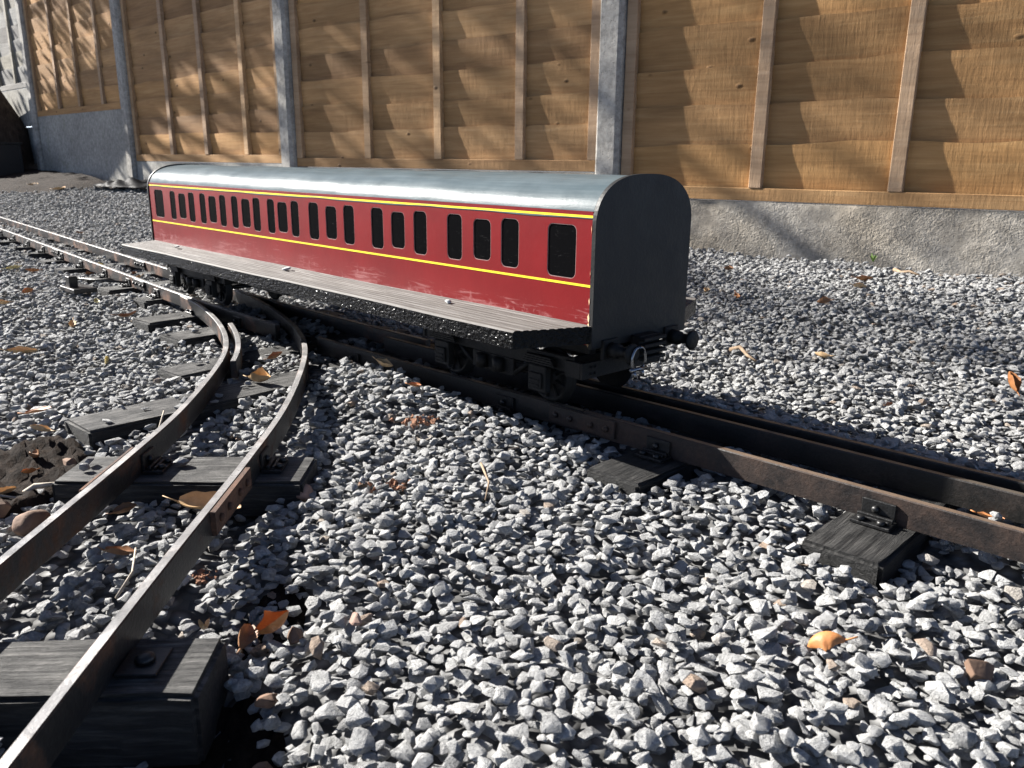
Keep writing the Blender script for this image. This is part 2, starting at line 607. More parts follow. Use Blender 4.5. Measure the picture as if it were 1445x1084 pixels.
# sleepers: x, y, heading of the long axis, length, width
SL_MAIN = []
for x in (.27, 0.0, -.268, -.54, -.81):
    SL_MAIN.append((x, -.005, math.pi/2, .335 if x > -.7 else .205, .078))
for x, c, L in ((-1.19, -.20, .70), (-1.392, -.07, .53), (-1.66, .0, .42), (-1.88, .0, .36), (-2.17, .075, .28), (-2.42, .07, .27), (-2.66, .10, .28), (-2.95, .13, .28), (-3.22, .16, .28), (-3.52, .19, .28), (-3.80, .22, .28), (-4.10, .24, .28), (-4.4, .27, .28), (-4.75, .30, .28), (-5.1, .34, .28), (-5.5, .38, .28)):
    SL_MAIN.append((x, c, math.pi/2+.05, L, .085 if x > -2 else .075))
n45 = np.array([.69, .7238]); t45 = np.array([.7238, -.69])
pc = (np.array([-.738, -.752])+n45*GAUGE/2)
SL_BR = []
for off, L, sh, wd in ((.108, .275, -.0, .074), (-.288, .285, -.012, .088), (.53, .285, 0, .08)):
    c = pc+t45*off+n45*sh
    SL_BR.append((c[0], c[1], math.atan2(n45[1], n45[0]), L, wd))
SLEEPERS = SL_MAIN+SL_BR
FENCE = [(-.0865, 1.9413), (-2.0033, 1.7156), (-3.9200, 1.4899), (-5.8496, 1.4491), (-7.7795, 1.4635), (-9.7095, 1.4778)]


def sst(a, b, x):
    t = np.clip((x-a)/(b-a), 0, 1); return t*t*(3-2*t)


def gauss(x, y, cx, cy, rx, ry=None, a=0.0):
    ry = ry or rx
    dx, dy = x-cx, y-cy
    u = dx*math.cos(a)+dy*math.sin(a); v = -dx*math.sin(a)+dy*math.cos(a)
    return np.exp(-(u/rx)**2-(v/ry)**2)


def zsurf(x, y):
    """height of the top of the gravel"""
    z = -.046+0*x
    left = np.clip((-x-1.2)/5.0, 0, 1)
    z = z+sst(.15, 1.5, y)*(.066+.15*left)+np.where(x < -5, np.clip(-x-5, 0, 3)*.012, 0)
    z = z+sst(.0, .9, -y-.2)*sst(1.3, 3.0, -x)*.01
    ym = np.interp(x, MAIN[::-1, 0], MAIN[::-1, 1])
    z = z+.030*np.exp(-((y-ym-.13)/.075)**2)*sst(-2.2, -1.0, x)
    z = z+.020*np.exp(-((y-ym)/.06)**2)
    z = z+.036*gauss(x, y, -.90, -.14, .26, .06)+.02*gauss(x, y, -1.0, -.16, .2, .08)+.006*gauss(x, y, -.27, -.2, .14, .07)+.004*gauss(x, y, -.55, -.2, .1, .06)+.012*gauss(x, y, -1.15, -.13, .2, .05)
    z = z+.024*gauss(x, y, -.42, -.12, .09, .05)
    z = z+.012*sst(1.0, 1.4, -x)*sst(-.9, -.1, y)*(1-sst(.0, .2, y))
    z = z+.010*np.exp(-(((x-BMID[20, 0])*n45[0]+(y-BMID[20, 1])*n45[1])/.07)**2)
    z = z+.016*gauss(x, y, -.62, -.33, .18, .14)+.012*gauss(x, y, -.25, -.45, .22, .2)
    z = z-.055*gauss(x, y, -.455, -.705, .065, .05)-.045*gauss(x, y, -.52, -.80, .08, .05, -.76)
    z = z-.022*gauss(x, y, -.60, -.60, .05, .05)-.028*gauss(x, y, -.80, -.52, .05, .10, .8)
    z = z+.014*gauss(x, y, -1.19, -.50, .14, .10)+.010*gauss(x, y, -1.42, -.33, .16, .08)
    z = z+.006*np.sin(x*9.1+y*4.3+1)*np.sin(y*8.2-x*3.1)+.004*np.sin(x*21+2)*np.sin(y*17+x*6)
    return z


def zs(x, y): return float(zsurf(np.array(float(x)), np.array(float(y))))


# ------------------------------------------------------------------ ground sheet
gx = np.concatenate([[-60, -30, -16], np.arange(-10, -2.4, .06), np.arange(-2.4, 1.2, .025), [3, 8, 20, 40]])
gy = np.concatenate([[-40, -15, -6, -3], np.arange(-1.6, 2.6, .03), [5, 12, 30, 60]])
GX, GY = np.meshgrid(gx, gy, indexing='ij')
GZ = zsurf(np.clip(GX, -10, 1.5), np.clip(GY, -2, 2.6))-.024
ny_ = len(gy)
mb = MB()
mb.add(np.stack([GX.ravel(), GY.ravel(), GZ.ravel()], 1), [[i*ny_+j, (i+1)*ny_+j, (i+1)*ny_+j+1, i*ny_+j+1] for i in range(len(gx)-1) for j in range(ny_-1)], 0, True)
tag(mb.build('ground', M['bed']), kind='structure')


def patch(name, cx, cy, rx, ry, rot, lift, mat, n=26):
    """a lumpy sheet of soil lying on the ground"""
    mb = MB(); vs = []; fs = []
    for i in range(n+1):
        for j in range(n+1):
            u, v = 2*i/n-1, 2*j/n-1
            x = cx+(u*math.cos(rot))*rx-(v*math.sin(rot))*ry; y = cy+(u*math.sin(rot))*rx+(v*math.cos(rot))*ry
            e = max(0, 1-(u*u+v*v))
            vs.append((x, y, zs(x, y)-.030+lift*min(1, e*3)+random.uniform(-.004, .006)))
    for i in range(n):
        for j in range(n):
            u, v = 2*(i+.5)/n-1, 2*(j+.5)/n-1
            if u*u+v*v < 1+.2*math.sin(5*math.atan2(v, u)): fs.append([i*(n+1)+j, (i+1)*(n+1)+j, (i+1)*(n+1)+j+1, i*(n+1)+j+1])
    mb.add(vs, fs, 0, True)
    return tag(mb.build(name, mat), kind='structure')


patch('bare_soil', -1.075, -.665, .15, .085, -.78, .030, M['soil'])
patch('bare_soil', -7.6, 1.10, 1.9, .36, .03, .05, M['soil'], 40)
patch('bare_soil', -.475, -.705, .075, .055, -.78, .010, M['soil'])  # soil in the hollow; dark patch mostly stands for the sleeper's shade
patch('bare_soil', -.60, -.585, .07, .03, -.78, .015, M['soil'], 14)

# ------------------------------------------------------------------ gravel
NVAR = 40
stone_col = bpy.data.collections.new('stone_shapes')
dims = []


def stone_mesh(k, r):
    bm = bmesh.new()
    n = r.integers(11, 19)
    p = r.normal(size=(n, 3)); p /= np.linalg.norm(p, axis=1)[:, None]
    p *= r.uniform(.82, 1.05, (n, 1))
    sc = np.array([1.0, r.uniform(.60, .95), r.uniform(.32, .56)])
    p *= sc*.5
    for q in p: bm.verts.new(q)
    bmesh.ops.convex_hull(bm, input=bm.verts[:])
    for v in [v for v in bm.verts if not v.link_faces]: bm.verts.remove(v)
    bmesh.ops.dissolve_limit(bm, angle_limit=math.radians(9), verts=bm.verts[:], edges=bm.edges[:])
    bmesh.ops.bevel(bm, geom=bm.edges[:], offset=.017, segments=2, affect='EDGES', profile=.6, clamp_overlap=True)
    bmesh.ops.triangulate(bm, faces=bm.faces[:])
    me = bpy.data.meshes.new('stone_shape')
    bm.to_mesh(me); bm.free()
    me.materials.append(M['stone'])
    me.polygons.foreach_set('use_smooth', [True]*len(me.polygons))
    try: me.set_sharp_from_angle(angle=math.radians(24))
    except Exception: pass
    return me, sc


for k in range(NVAR):
    me, sc = stone_mesh(k, rng)
    o = bpy.data.objects.new('stone_shape_%02d' % k, me)
    stone_col.objects.link(o); dims.append(sc)
dims = np.array(dims)


def visible(x, y, z, mx=.2):
    d = np.stack([x, y, z], -1)-CAM
    zc = d@fw
    u = (d@RT)/np.maximum(zc, 1e-3)*FPX; v = (d@UP)/np.maximum(zc, 1e-3)*FPX
    return (zc > .12) & (np.abs(u) < 722*(1+mx)) & (v < 542*(1+mx)) & (v > -542*(1+mx*1.2))


def fence_y(x):
    f = np.array(FENCE)[::-1]
    return np.interp(x, f[:, 0], f[:, 1])


G = .004
X0, X1, Y0, Y1 = -8.2, 1.0, -1.35, 2.1
HX, HY = np.meshgrid(np.arange(X0, X1, G), np.arange(Y0, Y1, G), indexing='ij')
HM = (zsurf(HX, HY)-.016).astype(np.float32)
del HX, HY
BANS = [(-1.075, -.665, .115, .05, -.78), (-.475, -.715, .07, .045, -.78)]


def cand(sp):
    xx, yy = np.meshgrid(np.arange(X0+.05, X1-.05, sp), np.arange(Y0+.05, Y1-.05, sp), indexing='ij')
    x = xx.ravel()+rng.uniform(-.5, .5, xx.size)*sp; y = yy.ravel()+rng.uniform(-.5, .5, xx.size)*sp
    z = zsurf(x, y)
    ok = visible(x, y, z) & (y < fence_y(x)-.05)
    # the soil bed by the far fence has no gravel on it
    edge = 1.02+.25*sst(-6.6, -5.2, x)+.05*np.sin(x*5)+.03*np.sin(x*17)+.5*sst(-5.6, -4.4, x)
    ok &= ~((x < -4.4) & (y > edge))
    x, y = x[ok], y[ok]
    i = rng.permutation(len(x))
    return x[i], y[i]


pos, rots, scls, idxs = [], [], [], []
SLR = [(c[0], c[1], math.cos(c[2]), math.sin(c[2]), c[3]/2, c[4]/2) for c in SLEEPERS]
slx = np.array([s_[0] for s_ in SLR])
RAILS = [clip_x(MNEAR, -9, 1), clip_x(MFAR, -9, 1), clip_x(MIN_, -1.2, 1), BLEFT, BRIGHT]


def near_lines(x, y):
    d = np.full(len(x), 9.0)
    for R_ in RAILS:
        for a, b in zip(R_[:-1], R_[1:]):
            dd = b-a; t = np.clip(((x-a[0])*dd[0]+(y-a[1])*dd[1])/(dd@dd), 0, 1)
            d = np.minimum(d, np.hypot(a[0]+t*dd[0]-x, a[1]+t*dd[1]-y))
    return d


def near_sleepers(x, y):
    d = np.full(len(x), 9.0)
    for (cx, cy, c, s_, hl, hw) in SLR:
        u = np.abs((x-cx)*c+(y-cy)*s_)-hl; v = np.abs(-(x-cx)*s_+(y-cy)*c)-hw
        d = np.minimum(d, np.where((u < 0) & (v < 0), np.maximum(u, v), np.hypot(np.maximum(u, 0), np.maximum(v, 0))))
    return d


def deposit(sp, smin, smax, mean):
    x, y = cand(sp)
    size = np.clip(rng.lognormal(math.log(mean), .20, len(x)), smin, smax)
    k = rng.integers(0, NVAR, len(x))
    rad = size*.25*(1+dims[k, 1])
    dl, ds = near_lines(x, y), near_sleepers(x, y)
    ok = (dl > rad*.72+RAILW/2) & ((ds > rad*.62) | ((rng.random(len(x)) < .035) & (x < -.9)))
    for (cx, cy, rx, ry, a) in BANS:
        u = (x-cx)*math.cos(a)+(y-cy)*math.sin(a); v = -(x-cx)*math.sin(a)+(y-cy)*math.cos(a)
        ok &= ~(((u/rx)**2+(v/ry)**2 < 1) & (rng.random(len(x)) > .2))
    x, y, size, k, rad, ds = x[ok], y[ok], size[ok], k[ok], rad[ok], ds[ok]
    half = size*dims[k, 2]*.5
    tilt = rng.normal(0, .21, (len(x), 2)); spin = rng.uniform(0, 6.2832, len(x))
    ht = half*(1+.30*np.abs(tilt).sum(1))
    for i in range(len(x)):
        r = rad[i]; n = int(r/G)+1
        a = int((x[i]-X0)/G); b = int((y[i]-Y0)/G)
        if a-n < 0 or b-n < 0 or a+n+1 > HM.shape[0] or b+n+1 > HM.shape[1]: continue
        W_ = HM[a-n:a+n+1, b-n:b+n+1]
        msk, prof = DISC(n, r)
        hh = W_[msk]
        zc = np.partition(hh, int(len(hh)*.5))[int(len(hh)*.5)]+ht[i]*.62
        if ds[i] < rad[i]*.62: zc = max(zc, STOP+ht[i]*.9)
        top = zc+ht[i]*prof*.85
        W_[msk] = np.maximum(hh, top[msk])
        pos.append((x[i], y[i], zc)); rots.append((tilt[i, 0], tilt[i, 1], spin[i])); scls.append(size[i]); idxs.append(k[i])


_dc = {}


def DISC(n, r):
    key = (n, round(r, 3))
    if key not in _dc:
        u = np.arange(-n, n+1)*G
        q = (u[:, None]**2+u[None, :]**2)/(r*r)
        _dc[key] = (q <= 1.0, np.sqrt(np.clip(1-q, 0, 1)).astype(np.float32))
    return _dc[key]


deposit(.0150, .010, .021, .0155)
deposit(.0150, .011, .025, .0172)
deposit(.030, .012, .027, .0180)
me = bpy.data.meshes.new('gravel')
me.from_pydata([tuple(map(float, p)) for p in pos], [], [])
a = me.attributes.new('turn', 'FLOAT_VECTOR', 'POINT'); a.data.foreach_set('vector', np.array(rots, np.float32).ravel())
a = me.attributes.new('size', 'FLOAT', 'POINT'); a.data.foreach_set('value', np.array(scls, np.float32))
a = me.attributes.new('shape', 'INT', 'POINT'); a.data.foreach_set('value', np.array(idxs, np.int32))
gravel = link('gravel', me)
tag(gravel, kind='stuff')
ng = bpy.data.node_groups.new('lay_stones', 'GeometryNodeTree')
ng.interface.new_socket('Geometry', in_out='INPUT', socket_type='NodeSocketGeometry')
ng.interface.new_socket('Geometry', in_out='OUTPUT', socket_type='NodeSocketGeometry')
gi = ng.nodes.new('NodeGroupInput'); go = ng.nodes.new('NodeGroupOutput')
iop = ng.nodes.new('GeometryNodeInstanceOnPoints')
ci = ng.nodes.new('GeometryNodeCollectionInfo')
ci.inputs[0].default_value = stone_col
ci.inputs['Separate Children'].default_value = True
ci.inputs['Reset Children'].default_value = True


def nattr(name, dt):
    nd = ng.nodes.new('GeometryNodeInputNamedAttribute'); nd.data_type = dt; nd.inputs['Name'].default_value = name
    return [o for o in nd.outputs if o.enabled and o.name == 'Attribute'][0]


er = ng.nodes.new('FunctionNodeEulerToRotation')
ng.links.new(nattr('turn', 'FLOAT_VECTOR'), er.inputs[0])
ng.links.new(gi.outputs[0], iop.inputs['Points'])
ng.links.new(ci.outputs[0], iop.inputs['Instance'])
iop.inputs['Pick Instance'].default_value = True
ng.links.new(nattr('shape', 'INT'), iop.inputs['Instance Index'])
ng.links.new(er.outputs[0], iop.inputs['Rotation'])
ng.links.new(nattr('size', 'FLOAT'), iop.inputs['Scale'])
ng.links.new(iop.outputs[0], go.inputs[0])
md = gravel.modifiers.new('lay_stones', 'NODES'); md.node_group = ng
print('stones', len(pos))


def ztop(x, y):
    a = int((x-X0)/G); b = int((y-Y0)/G)
    if 2 <= a < HM.shape[0]-2 and 2 <= b < HM.shape[1]-2:
        return float(np.percentile(HM[a-2:a+3, b-2:b+3], 70))
    return zs(x, y)


# ------------------------------------------------------------------ fence
def frame(P, Q):
    P, Q = np.array(P), np.array(Q)
    L = float(np.linalg.norm(Q-P)); return (P[0], P[1], 0), math.atan2(Q[1]-P[1], Q[0]-P[0]), L


def board_mesh(k, L, H, mat):
    """one lap board: wavy sawn upper edge, tapering thickness, upper edge leaning towards the viewer"""
    r = random.Random(k)
    n = 26; mb = MB(); vs = []; fs = []
    ph = [r.uniform(0, 6.3) for _ in range(6)]
    kx = [r.uniform(.1, L-.1) for _ in range(2)]
    for i in range(n+1):
        x = L*i/n
        wv = .0048*math.sin(x*3.1+ph[0])+.0032*math.sin(x*9.7+ph[1])+.0018*math.sin(x*23+ph[2])+r.uniform(-.0006, .0006)
        for q in kx: wv += (.006 if k % 3 == 0 else -.003)*math.exp(-((x-q)/.05)**2)
        wy = .0012*math.sin(x*4+ph[3])+.0008*math.sin(x*13+ph[4])
        vs += [(x, .0035+wy, 0), (x, .0008+wy*1.4, H*.3), (x, -.0032+wy*1.7, H*.6), (x, -.0060+wy*2, H*.86), (x, -.0064+wy*2, H+wv), (x, -.0020+wy*2, H+wv), (x, .0085+wy, 0)]
    for i in range(n):
        for j in range(7):
            j2 = (j+1) % 7
            fs.append([i*7+j, (i+1)*7+j, (i+1)*7+j2, i*7+j2])
    fs += [list(range(7)), [n*7+6-q for q in range(7)]]
    mb.add(vs, fs, 0, True)
    me = mb.mesh('board', mat)
    me.set_sharp_from_angle(angle=math.radians(40))
    return me


PLEN = 1.80
board_sets = {}


def lap_panel(P, Q, z0, pitch, label, wood, bat, fr=(.075, .305, .54, .775, .965), top=1.80, bow=0.0):
    loc, rz, L = frame(P, Q)
    root = empty('fence_panel', (loc[0], loc[1], z0), rz, label, 'fence panel', 'lap fence panels between the concrete posts')
    s0 = (L-PLEN)/2
    key = (wood.name, round(pitch, 3))
    if key not in board_sets: board_sets[key] = [board_mesh(len(board_sets)*10+k, PLEN, pitch+.022, wood) for k in range(7)]
    nrow = int((top-.09)/pitch)
    for i in range(nrow):
        b = link('board', board_sets[key][(i*3+int(z0*100)) % 7], root, (s0+(PLEN if i % 2 else 0), .004 if i % 2 else 0, .040+i*pitch-.006), (random.uniform(-.004, .004), random.uniform(-.003, .003), 0))
        if i % 2:
            b.location = (s0, 0, b.location[2])
    mb = MB().box(s0-.01, L-s0+.01, -.0225, -.0055, 0, .043, .0015)
    mb.build('bottom_rail', wood, root)
    for i, f in enumerate(fr):
        x = f*L
        wdt = .043
        if i == 0: x = s0+.012
        if i == len(fr)-1: x = L-s0-.012
        rr = random.uniform(-.002, .002)
        mb = MB().box(x-wdt/2, x+wdt/2, -.0235+rr, .001, .0435, top, .0018)
        mb.build('batten', bat, root)
    MB().box(s0, L-s0, -.0225, .02, top+.001, top+.04, .0015).build('top_rail', wood, root)
    return root


FZ = [(.202, .131), (.290, .120), (.305, .109), (.645, .112), (.885, .112)]
FL = ['golden brown lap fence panel at the gravel end, over the rough pale base board',
      'shaded brown lap fence panel with split knots, behind the coach roof',
      'brown lap fence panel in dappled sun beyond the far end of the coach',
      'dark brown lap fence panel raised over two smooth concrete base boards',
      'weathered grey lap fence panel beside the leaning tree trunk']
for i in range(5):
    Q, P = FENCE[i], FENCE[i+1]
    lap_panel(P, Q, FZ[i][0], FZ[i][1], FL[i], M['oldwood'] if i == 4 else M['wood'], M['oldwood'] if i == 4 else M['batten'])


def post(P, rz, label, z0=-.2):
    loc = (P[0], P[1], z0)
    bm = bmesh.new()
    prof = [(-.050, .05), (-.050, -.036), (-.038, -.050), (.036, -.050), (.050, -.034), (.050, .05)]
    H = 2.6
    seg = 14
    vs = []
    for j in range(seg+1):
        for (x, y) in prof: vs.append(bm.verts.new((x+random.uniform(-.0012, .0012), y+random.uniform(-.0012, .0012), H*j/seg)))
    m = len(prof)
    for j in range(seg):
        for k in range(m):
            bm.faces.new((vs[j*m+k], vs[j*m+(k+1) % m], vs[(j+1)*m+(k+1) % m], vs[(j+1)*m+k]))
    bm.faces.new(vs[-m:])
    mb = MB().bm(bm)
    o = mb.build('concrete_post', M['post'], None, loc, (0, 0, rz))
    return tag(o, label, 'fence post', 'slotted concrete fence posts')


PL = ['grey concrete post past the right edge of the golden panel', 'wide speckled concrete post standing behind the near end of the coach roof',
      'slim concrete post standing behind the far end of the coach roof', 'tall concrete post beside the two smooth base boards, standing in gravel',
      'dark concrete post at the tree end, beside the weathered grey panel']
for i in range(5):
    a = frame(FENCE[min(i+1, 5)], FENCE[i])[1]
    post((FENCE[i][0], FENCE[i][1]-.0), a, PL[i])


def gravel_board(P, Q, z0, z1, label, mat, y0=-.022, rough=0.0):
    loc, rz, L = frame(P, Q)
    mb = MB(); nx, nz = (150, 26) if rough else (24, 4)
    vs = []; fs = []
    x0, x1 = .052, L-.052
    r = np.random.default_rng(5)
    for i in range(nx+1):
        for j in range(nz+1):
            x = x0+(x1-x0)*i/nx; z = z0+(z1-z0)*j/nz
            y = y0
            if rough and 0 < j < nz:
                pt = max(0, .5+.5*math.sin(x*4.2+1.0)*math.sin(z*11+x*2))
                y -= (.002*math.sin(x*31+z*23)*math.sin(z*41-x*13))*rough*pt+.003*math.sin(x*7+z*9)
            vs.append((x, y, z))
    for i in range(nx):
        for j in range(nz):
            fs.append([i*(nz+1)+j, (i+1)*(nz+1)+j, (i+1)*(nz+1)+j+1, i*(nz+1)+j+1])
    mb.add(vs, fs, 0, bool(rough))
    mb.box(x0, x1, y0+.008, y0+.05, z0, z1)
    mb.add([(x0, y0, z1), (x1, y0, z1), (x1, y0+.05, z1+.0005), (x0, y0+.05, z1+.0005)], [[0, 1, 2, 3]])
    mb.add([(x0, y0, z0), (x0, y0, z1), (x0, y0+.05, z1), (x0, y0+.05, z0)], [[0, 1, 2, 3]])
    mb.add([(x1, y0, z0), (x1, y0, z1), (x1, y0+.05, z1), (x1, y0+.05, z0)], [[0, 1, 2, 3]])
    o = mb.build('gravel_board', mat, None, loc, (0, 0, rz))
    return tag(o, label, 'base board', 'concrete base boards under the fence')


gravel_board(FENCE[1], FENCE[0], -.10, .1985, 'rough rock-faced pale concrete board under the golden fence panel', M['rock'], rough=1.0)
gravel_board(FENCE[2], FENCE[1], -.02, .286, 'concrete board mostly hidden behind the coach body', M['rock'])
gravel_board(FENCE[3], FENCE[2], 0, .301, 'concrete board behind the far end of the coach under the dappled panel', M['plainboard'])
gravel_board(FENCE[4], FENCE[3], .3395, .6447, 'upper smooth concrete board of two under the dark raised panel', M['plainboard'])
gravel_board(FENCE[4], FENCE[3], .04, .339, 'lower smooth concrete board of two, meeting the soil', M['plainboard'])
gravel_board(FENCE[5], FENCE[4], .58, .881, 'mossy concrete board hanging under the weathered grey panel', M['plainboard'])
gravel_board(FENCE[5], FENCE[4], .27, .570, 'dark concrete board low down behind the black planter box', M['plainboard'], y0=.0)

# ------------------------------------------------------------------ track
RPROF = [(-.005, -RAILH), (.005, -RAILH), (.005, -.0012), (.0038, 0), (-.0038, 0), (-.005, -.0012)]


def rail_part(root, pl, mat, dz=0.0):
    pts = [(p[0], p[1], dz) for p in pl]
    return MB().sweep(pts, RPROF).build('rail', mat, root)


def chair_mesh():
    """welded angle bracket: foot plate bolted to the sleeper, upright plate bolted to the rail"""
    mb = MB()
    mb.box(-.020, .020, .0062, .030, 0, .0035, .0006)
    mb.box(-.017, .017, .0053, .0088, .0036, .0215, .0006)
    mb.box(-.018, .018, .0125, .0165, .0036, .008, .0006)
    mb.box(-.016, .016, .0185, .0215, .0036, .0066, .0006)
    for x in (-.010, .010):
        mb.lathe([(.0036, .0042), (.0075, .0042), (.0085, .0022)], 'Z', 8, Matrix.Translation((x, .026, 0)))
    mb.lathe([(.0089, .0042), (.0125, .0040), (.0138, .002)], 'Y', 8, Matrix.Translation((.002, 0, .0125)))
    return mb.mesh('rail_chair', M['chair'])


CHAIR = chair_mesh()


def plate_mesh():
    mb = MB().box(-.017, .017, .0062, .036, 0, .003, .0006)
    mb.lathe([(.0031, .0075), (.0065, .0070), (.0085, .004)], 'Z', 12, Matrix.Translation((0, .022, 0)))
    return mb.mesh('rail_chair', M['chair'])


PLATE = plate_mesh()


def sleeper_mesh(L, W_, H=.045, k=0, mat=None):
    bm = bmesh.new()
    bmesh.ops.create_cube(bm, size=1)
    for v in bm.verts: v.co = Vector((v.co.x*L, v.co.y*W_, v.co.z*H-H/2))
    bmesh.ops.bevel(bm, geom=bm.edges[:], offset=.0035, segments=2, affect='EDGES')
    lon = [e for e in bm.edges if abs(e.verts[0].co.x-e.verts[1].co.x) > L*.7]
    bmesh.ops.subdivide_edges(bm, edges=lon, cuts=10, use_grid_fill=True)
    r = random.Random(k)
    for v in bm.verts:
        v.co += Vector((r.uniform(-.0008, .0008), r.uniform(-.0014, .0014)+.002*math.sin(v.co.x*11+k), r.uniform(-.0008, .0008) if v.co.z < -.004 else r.uniform(-.0005, .0002)))
    mb = MB().bm(bm)
    return mb.mesh('sleeper', mat or M['sleeper'])


def fishplate(root, pl, s, side, mat, L=.115):
    """joint bar with bolt heads, bolted against the side of a rail"""
    i = int(np.argmin(np.abs(pl[:, 0]-s)))
    i = min(max(i, 1), len(pl)-2)
    d = pl[i+1]-pl[i-1]; ang = math.atan2(d[1], d[0])
    # exact point at s
    t = (s-pl[i-1, 0])/(pl[i+1, 0]-pl[i-1, 0]); p = pl[i-1]+d*t
    mb = MB().box(-L/2, L/2, .0054*side, .0094*side, -.0255, -.0015, .0006)
    for x in (-.044, -.018, .018, .044):
        mb.lathe([(.0095*side, .0045), (.0125*side, .0042), (.0138*side, .002)], 'Y', 8, Matrix.Translation((x, 0, -.0135)))
    return mb.build('fishplate', mat, root, (p[0], p[1], 0), (0, 0, ang))


def add_sleepers(root, lst, lines, sides, plate_for=()):
    out = []
    for k, (x, y, a, L, W_) in enumerate(lst):
        H = .060 if (x, y) in plate_for else .045
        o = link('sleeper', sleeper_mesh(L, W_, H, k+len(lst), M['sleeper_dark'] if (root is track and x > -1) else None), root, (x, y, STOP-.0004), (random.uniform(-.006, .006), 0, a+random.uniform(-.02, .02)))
        out.append(o)
        ca, sa = math.cos(a), math.sin(a)
        for pl, sds in zip(lines, sides):
            # where the rail crosses this sleeper
            u = (pl[:, 0]-x)*ca+(pl[:, 1]-y)*sa; v = -(pl[:, 0]-x)*sa+(pl[:, 1]-y)*ca
            hit = None
            for i in range(len(pl)-1):
                if v[i]*v[i+1] <= 0 and v[i] != v[i+1]:
                    f = v[i]/(v[i]-v[i+1]); hit = u[i]+(u[i+1]-u[i])*f
                    d = pl[i+1]-pl[i]; ang = math.atan2(d[1], d[0])
                    px, py = pl[i]+d*f
                    break
            if hit is None or abs(hit) > L/2-.03: continue
            for sd_ in sds:
                cobj = bpy.data.objects.new('rail_chair', PLATE if (x, y) in plate_for else CHAIR)
                COL.objects.link(cobj)
                cobj.parent = o
                rel = ang+(0 if sd_ > 0 else math.pi)-o.rotation_euler[2]
                lx, ly = (px-x), (py-y); a2 = o.rotation_euler[2]
                cobj.location = (lx*math.cos(a2)+ly*math.sin(a2), -lx*math.sin(a2)+ly*math.cos(a2), .0008)
                cobj.rotation_euler = (0, 0, rel)
    return out


track = empty('railway_track', (0, 0, 0), 0, 'straight black three-rail miniature track running under the red coach', 'railway track')
near_r = clip_x(MNEAR, -9, 1)
brk = -1.33
mn1 = MNEAR[(MNEAR[:, 0] > brk)]; mn0 = np.vstack([MNEAR[MNEAR[:, 0] > -.6], [[-.664, -GAUGE/2]]]); mn01 = np.vstack([[[-.666, -GAUGE/2]], MNEAR[(MNEAR[:, 0] < -.7) & (MNEAR[:, 0] > brk)]]); mn2 = MNEAR[(MNEAR[:, 0] < -1.48)]
rail_part(track, mn0, M['rusty']); rail_part(track, mn01, M['darkrail']); rail_part(track, mn2, M['rail'])  # middle stretch is the same rail, coach's shade put into its colour
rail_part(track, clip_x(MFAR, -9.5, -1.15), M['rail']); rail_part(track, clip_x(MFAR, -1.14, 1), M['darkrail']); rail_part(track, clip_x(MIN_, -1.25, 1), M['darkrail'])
add_sleepers(track, SL_MAIN, [mn1, mn2, MFAR], [(1,), (1,), (-1,)])
fishplate(track, mn1, -.665, 1, M['rusty'])
fishplate(track, MNEAR, -2.31, 1, M['chair'], .09); fishplate(track, MNEAR, -3.3, 1, M['chair'], .09); fishplate(track, MFAR, -2.75, 1, M['chair'], .09)
# point lever and rod beside the switch
mb = MB().box(-2.47, -2.36, -.155, -.095, -.030, -.018, .001)
mb.box(-2.435, -2.405, -.150, -.128, -.018, .012, .001)
mb.tube([(-2.42, -.128, .004), (-2.32, -.03, -.006)], .0035, 6)
mb.build('point_lever', M['chair'], track)

branch = empty('railway_track', (-.74, -.70, 0), 0, 'curved two-rail miniature track joining the main line from the camera side', 'railway track')
boff = (.74, .70)


def to_branch(pl): return pl+np.array(boff)


rail_part(branch, to_branch(BLEFT), M['rail'], -.0008)
rail_part(branch, to_branch(BRIGHT[BRIGHT[:, 0] > -1.30]), M['rail'], -.0008); rail_part(branch, to_branch(BRIGHT[BRIGHT[:, 0] < -1.31]), M['darkrail'], -.0008)  # far stretch of one rail, darkened in colour for the coach's shade
chk = offset(BLEFT[(BLEFT[:, 0] < -1.27) & (BLEFT[:, 0] > -1.58)], -.021)
MB().sweep([(p[0]+.74, p[1]+.70, -.0010) for p in chk], RPROF).build('check_rail', M['rail'], branch)
for (x, y, a, L, W_) in SL_BR:
    pass
SLB = [(x+.74, y+.70, a, L, W_) for (x, y, a, L, W_) in SL_BR]
add_sleepers(branch, SLB, [to_branch(BLEFT), to_branch(BRIGHT)], [(-1,), (-1,)], plate_for=[(SLB[0][0], SLB[0][1])])
fishplate(branch, to_branch(BRIGHT), -.755+.74, -1, M['rust'], .12)
fishplate(branch, to_branch(BLEFT), -.895+.74, 1, M['rust'], .13)

# ------------------------------------------------------------------ coach
CL, HW = 1.470, .0985
coach = empty('model_coach', (-.628, 0, 0), math.atan2(-.0665, 1.472), 'maroon model railway coach with grey roof, yellow lines and black windows standing on the track', 'model coach')
ZB, ZE = .099, .2675


def prof_pts(hw, zr, n=28, zbase=.250, zedge=None):
    pts = []
    for k in range(n+1):
        t = -1+2*k/n
        y = hw*math.sin(t*math.pi/2)
        q = min(1.0, abs(y)/hw)
        z = zbase+(zr-zbase)*max(0, 1-q**2.6)**(1/2.2)
        pts.append((y, z))
    return pts


# inner dark core (one closed shell)
core = MB()
pp = [(-.0945, ZB)]+prof_pts(.0945, .306)+[(.0945, ZB)]
vs = [(x, y, z) for x in (-CL+.004, -.006) for (y, z) in pp]; m = len(pp)
fs = [[k, (k+1) % m, m+(k+1) % m, m+k] for k in range(m)]+[list(range(m)), list(range(m, 2*m))]
core.add(vs, fs).build('body_core', M['frame'], coach)
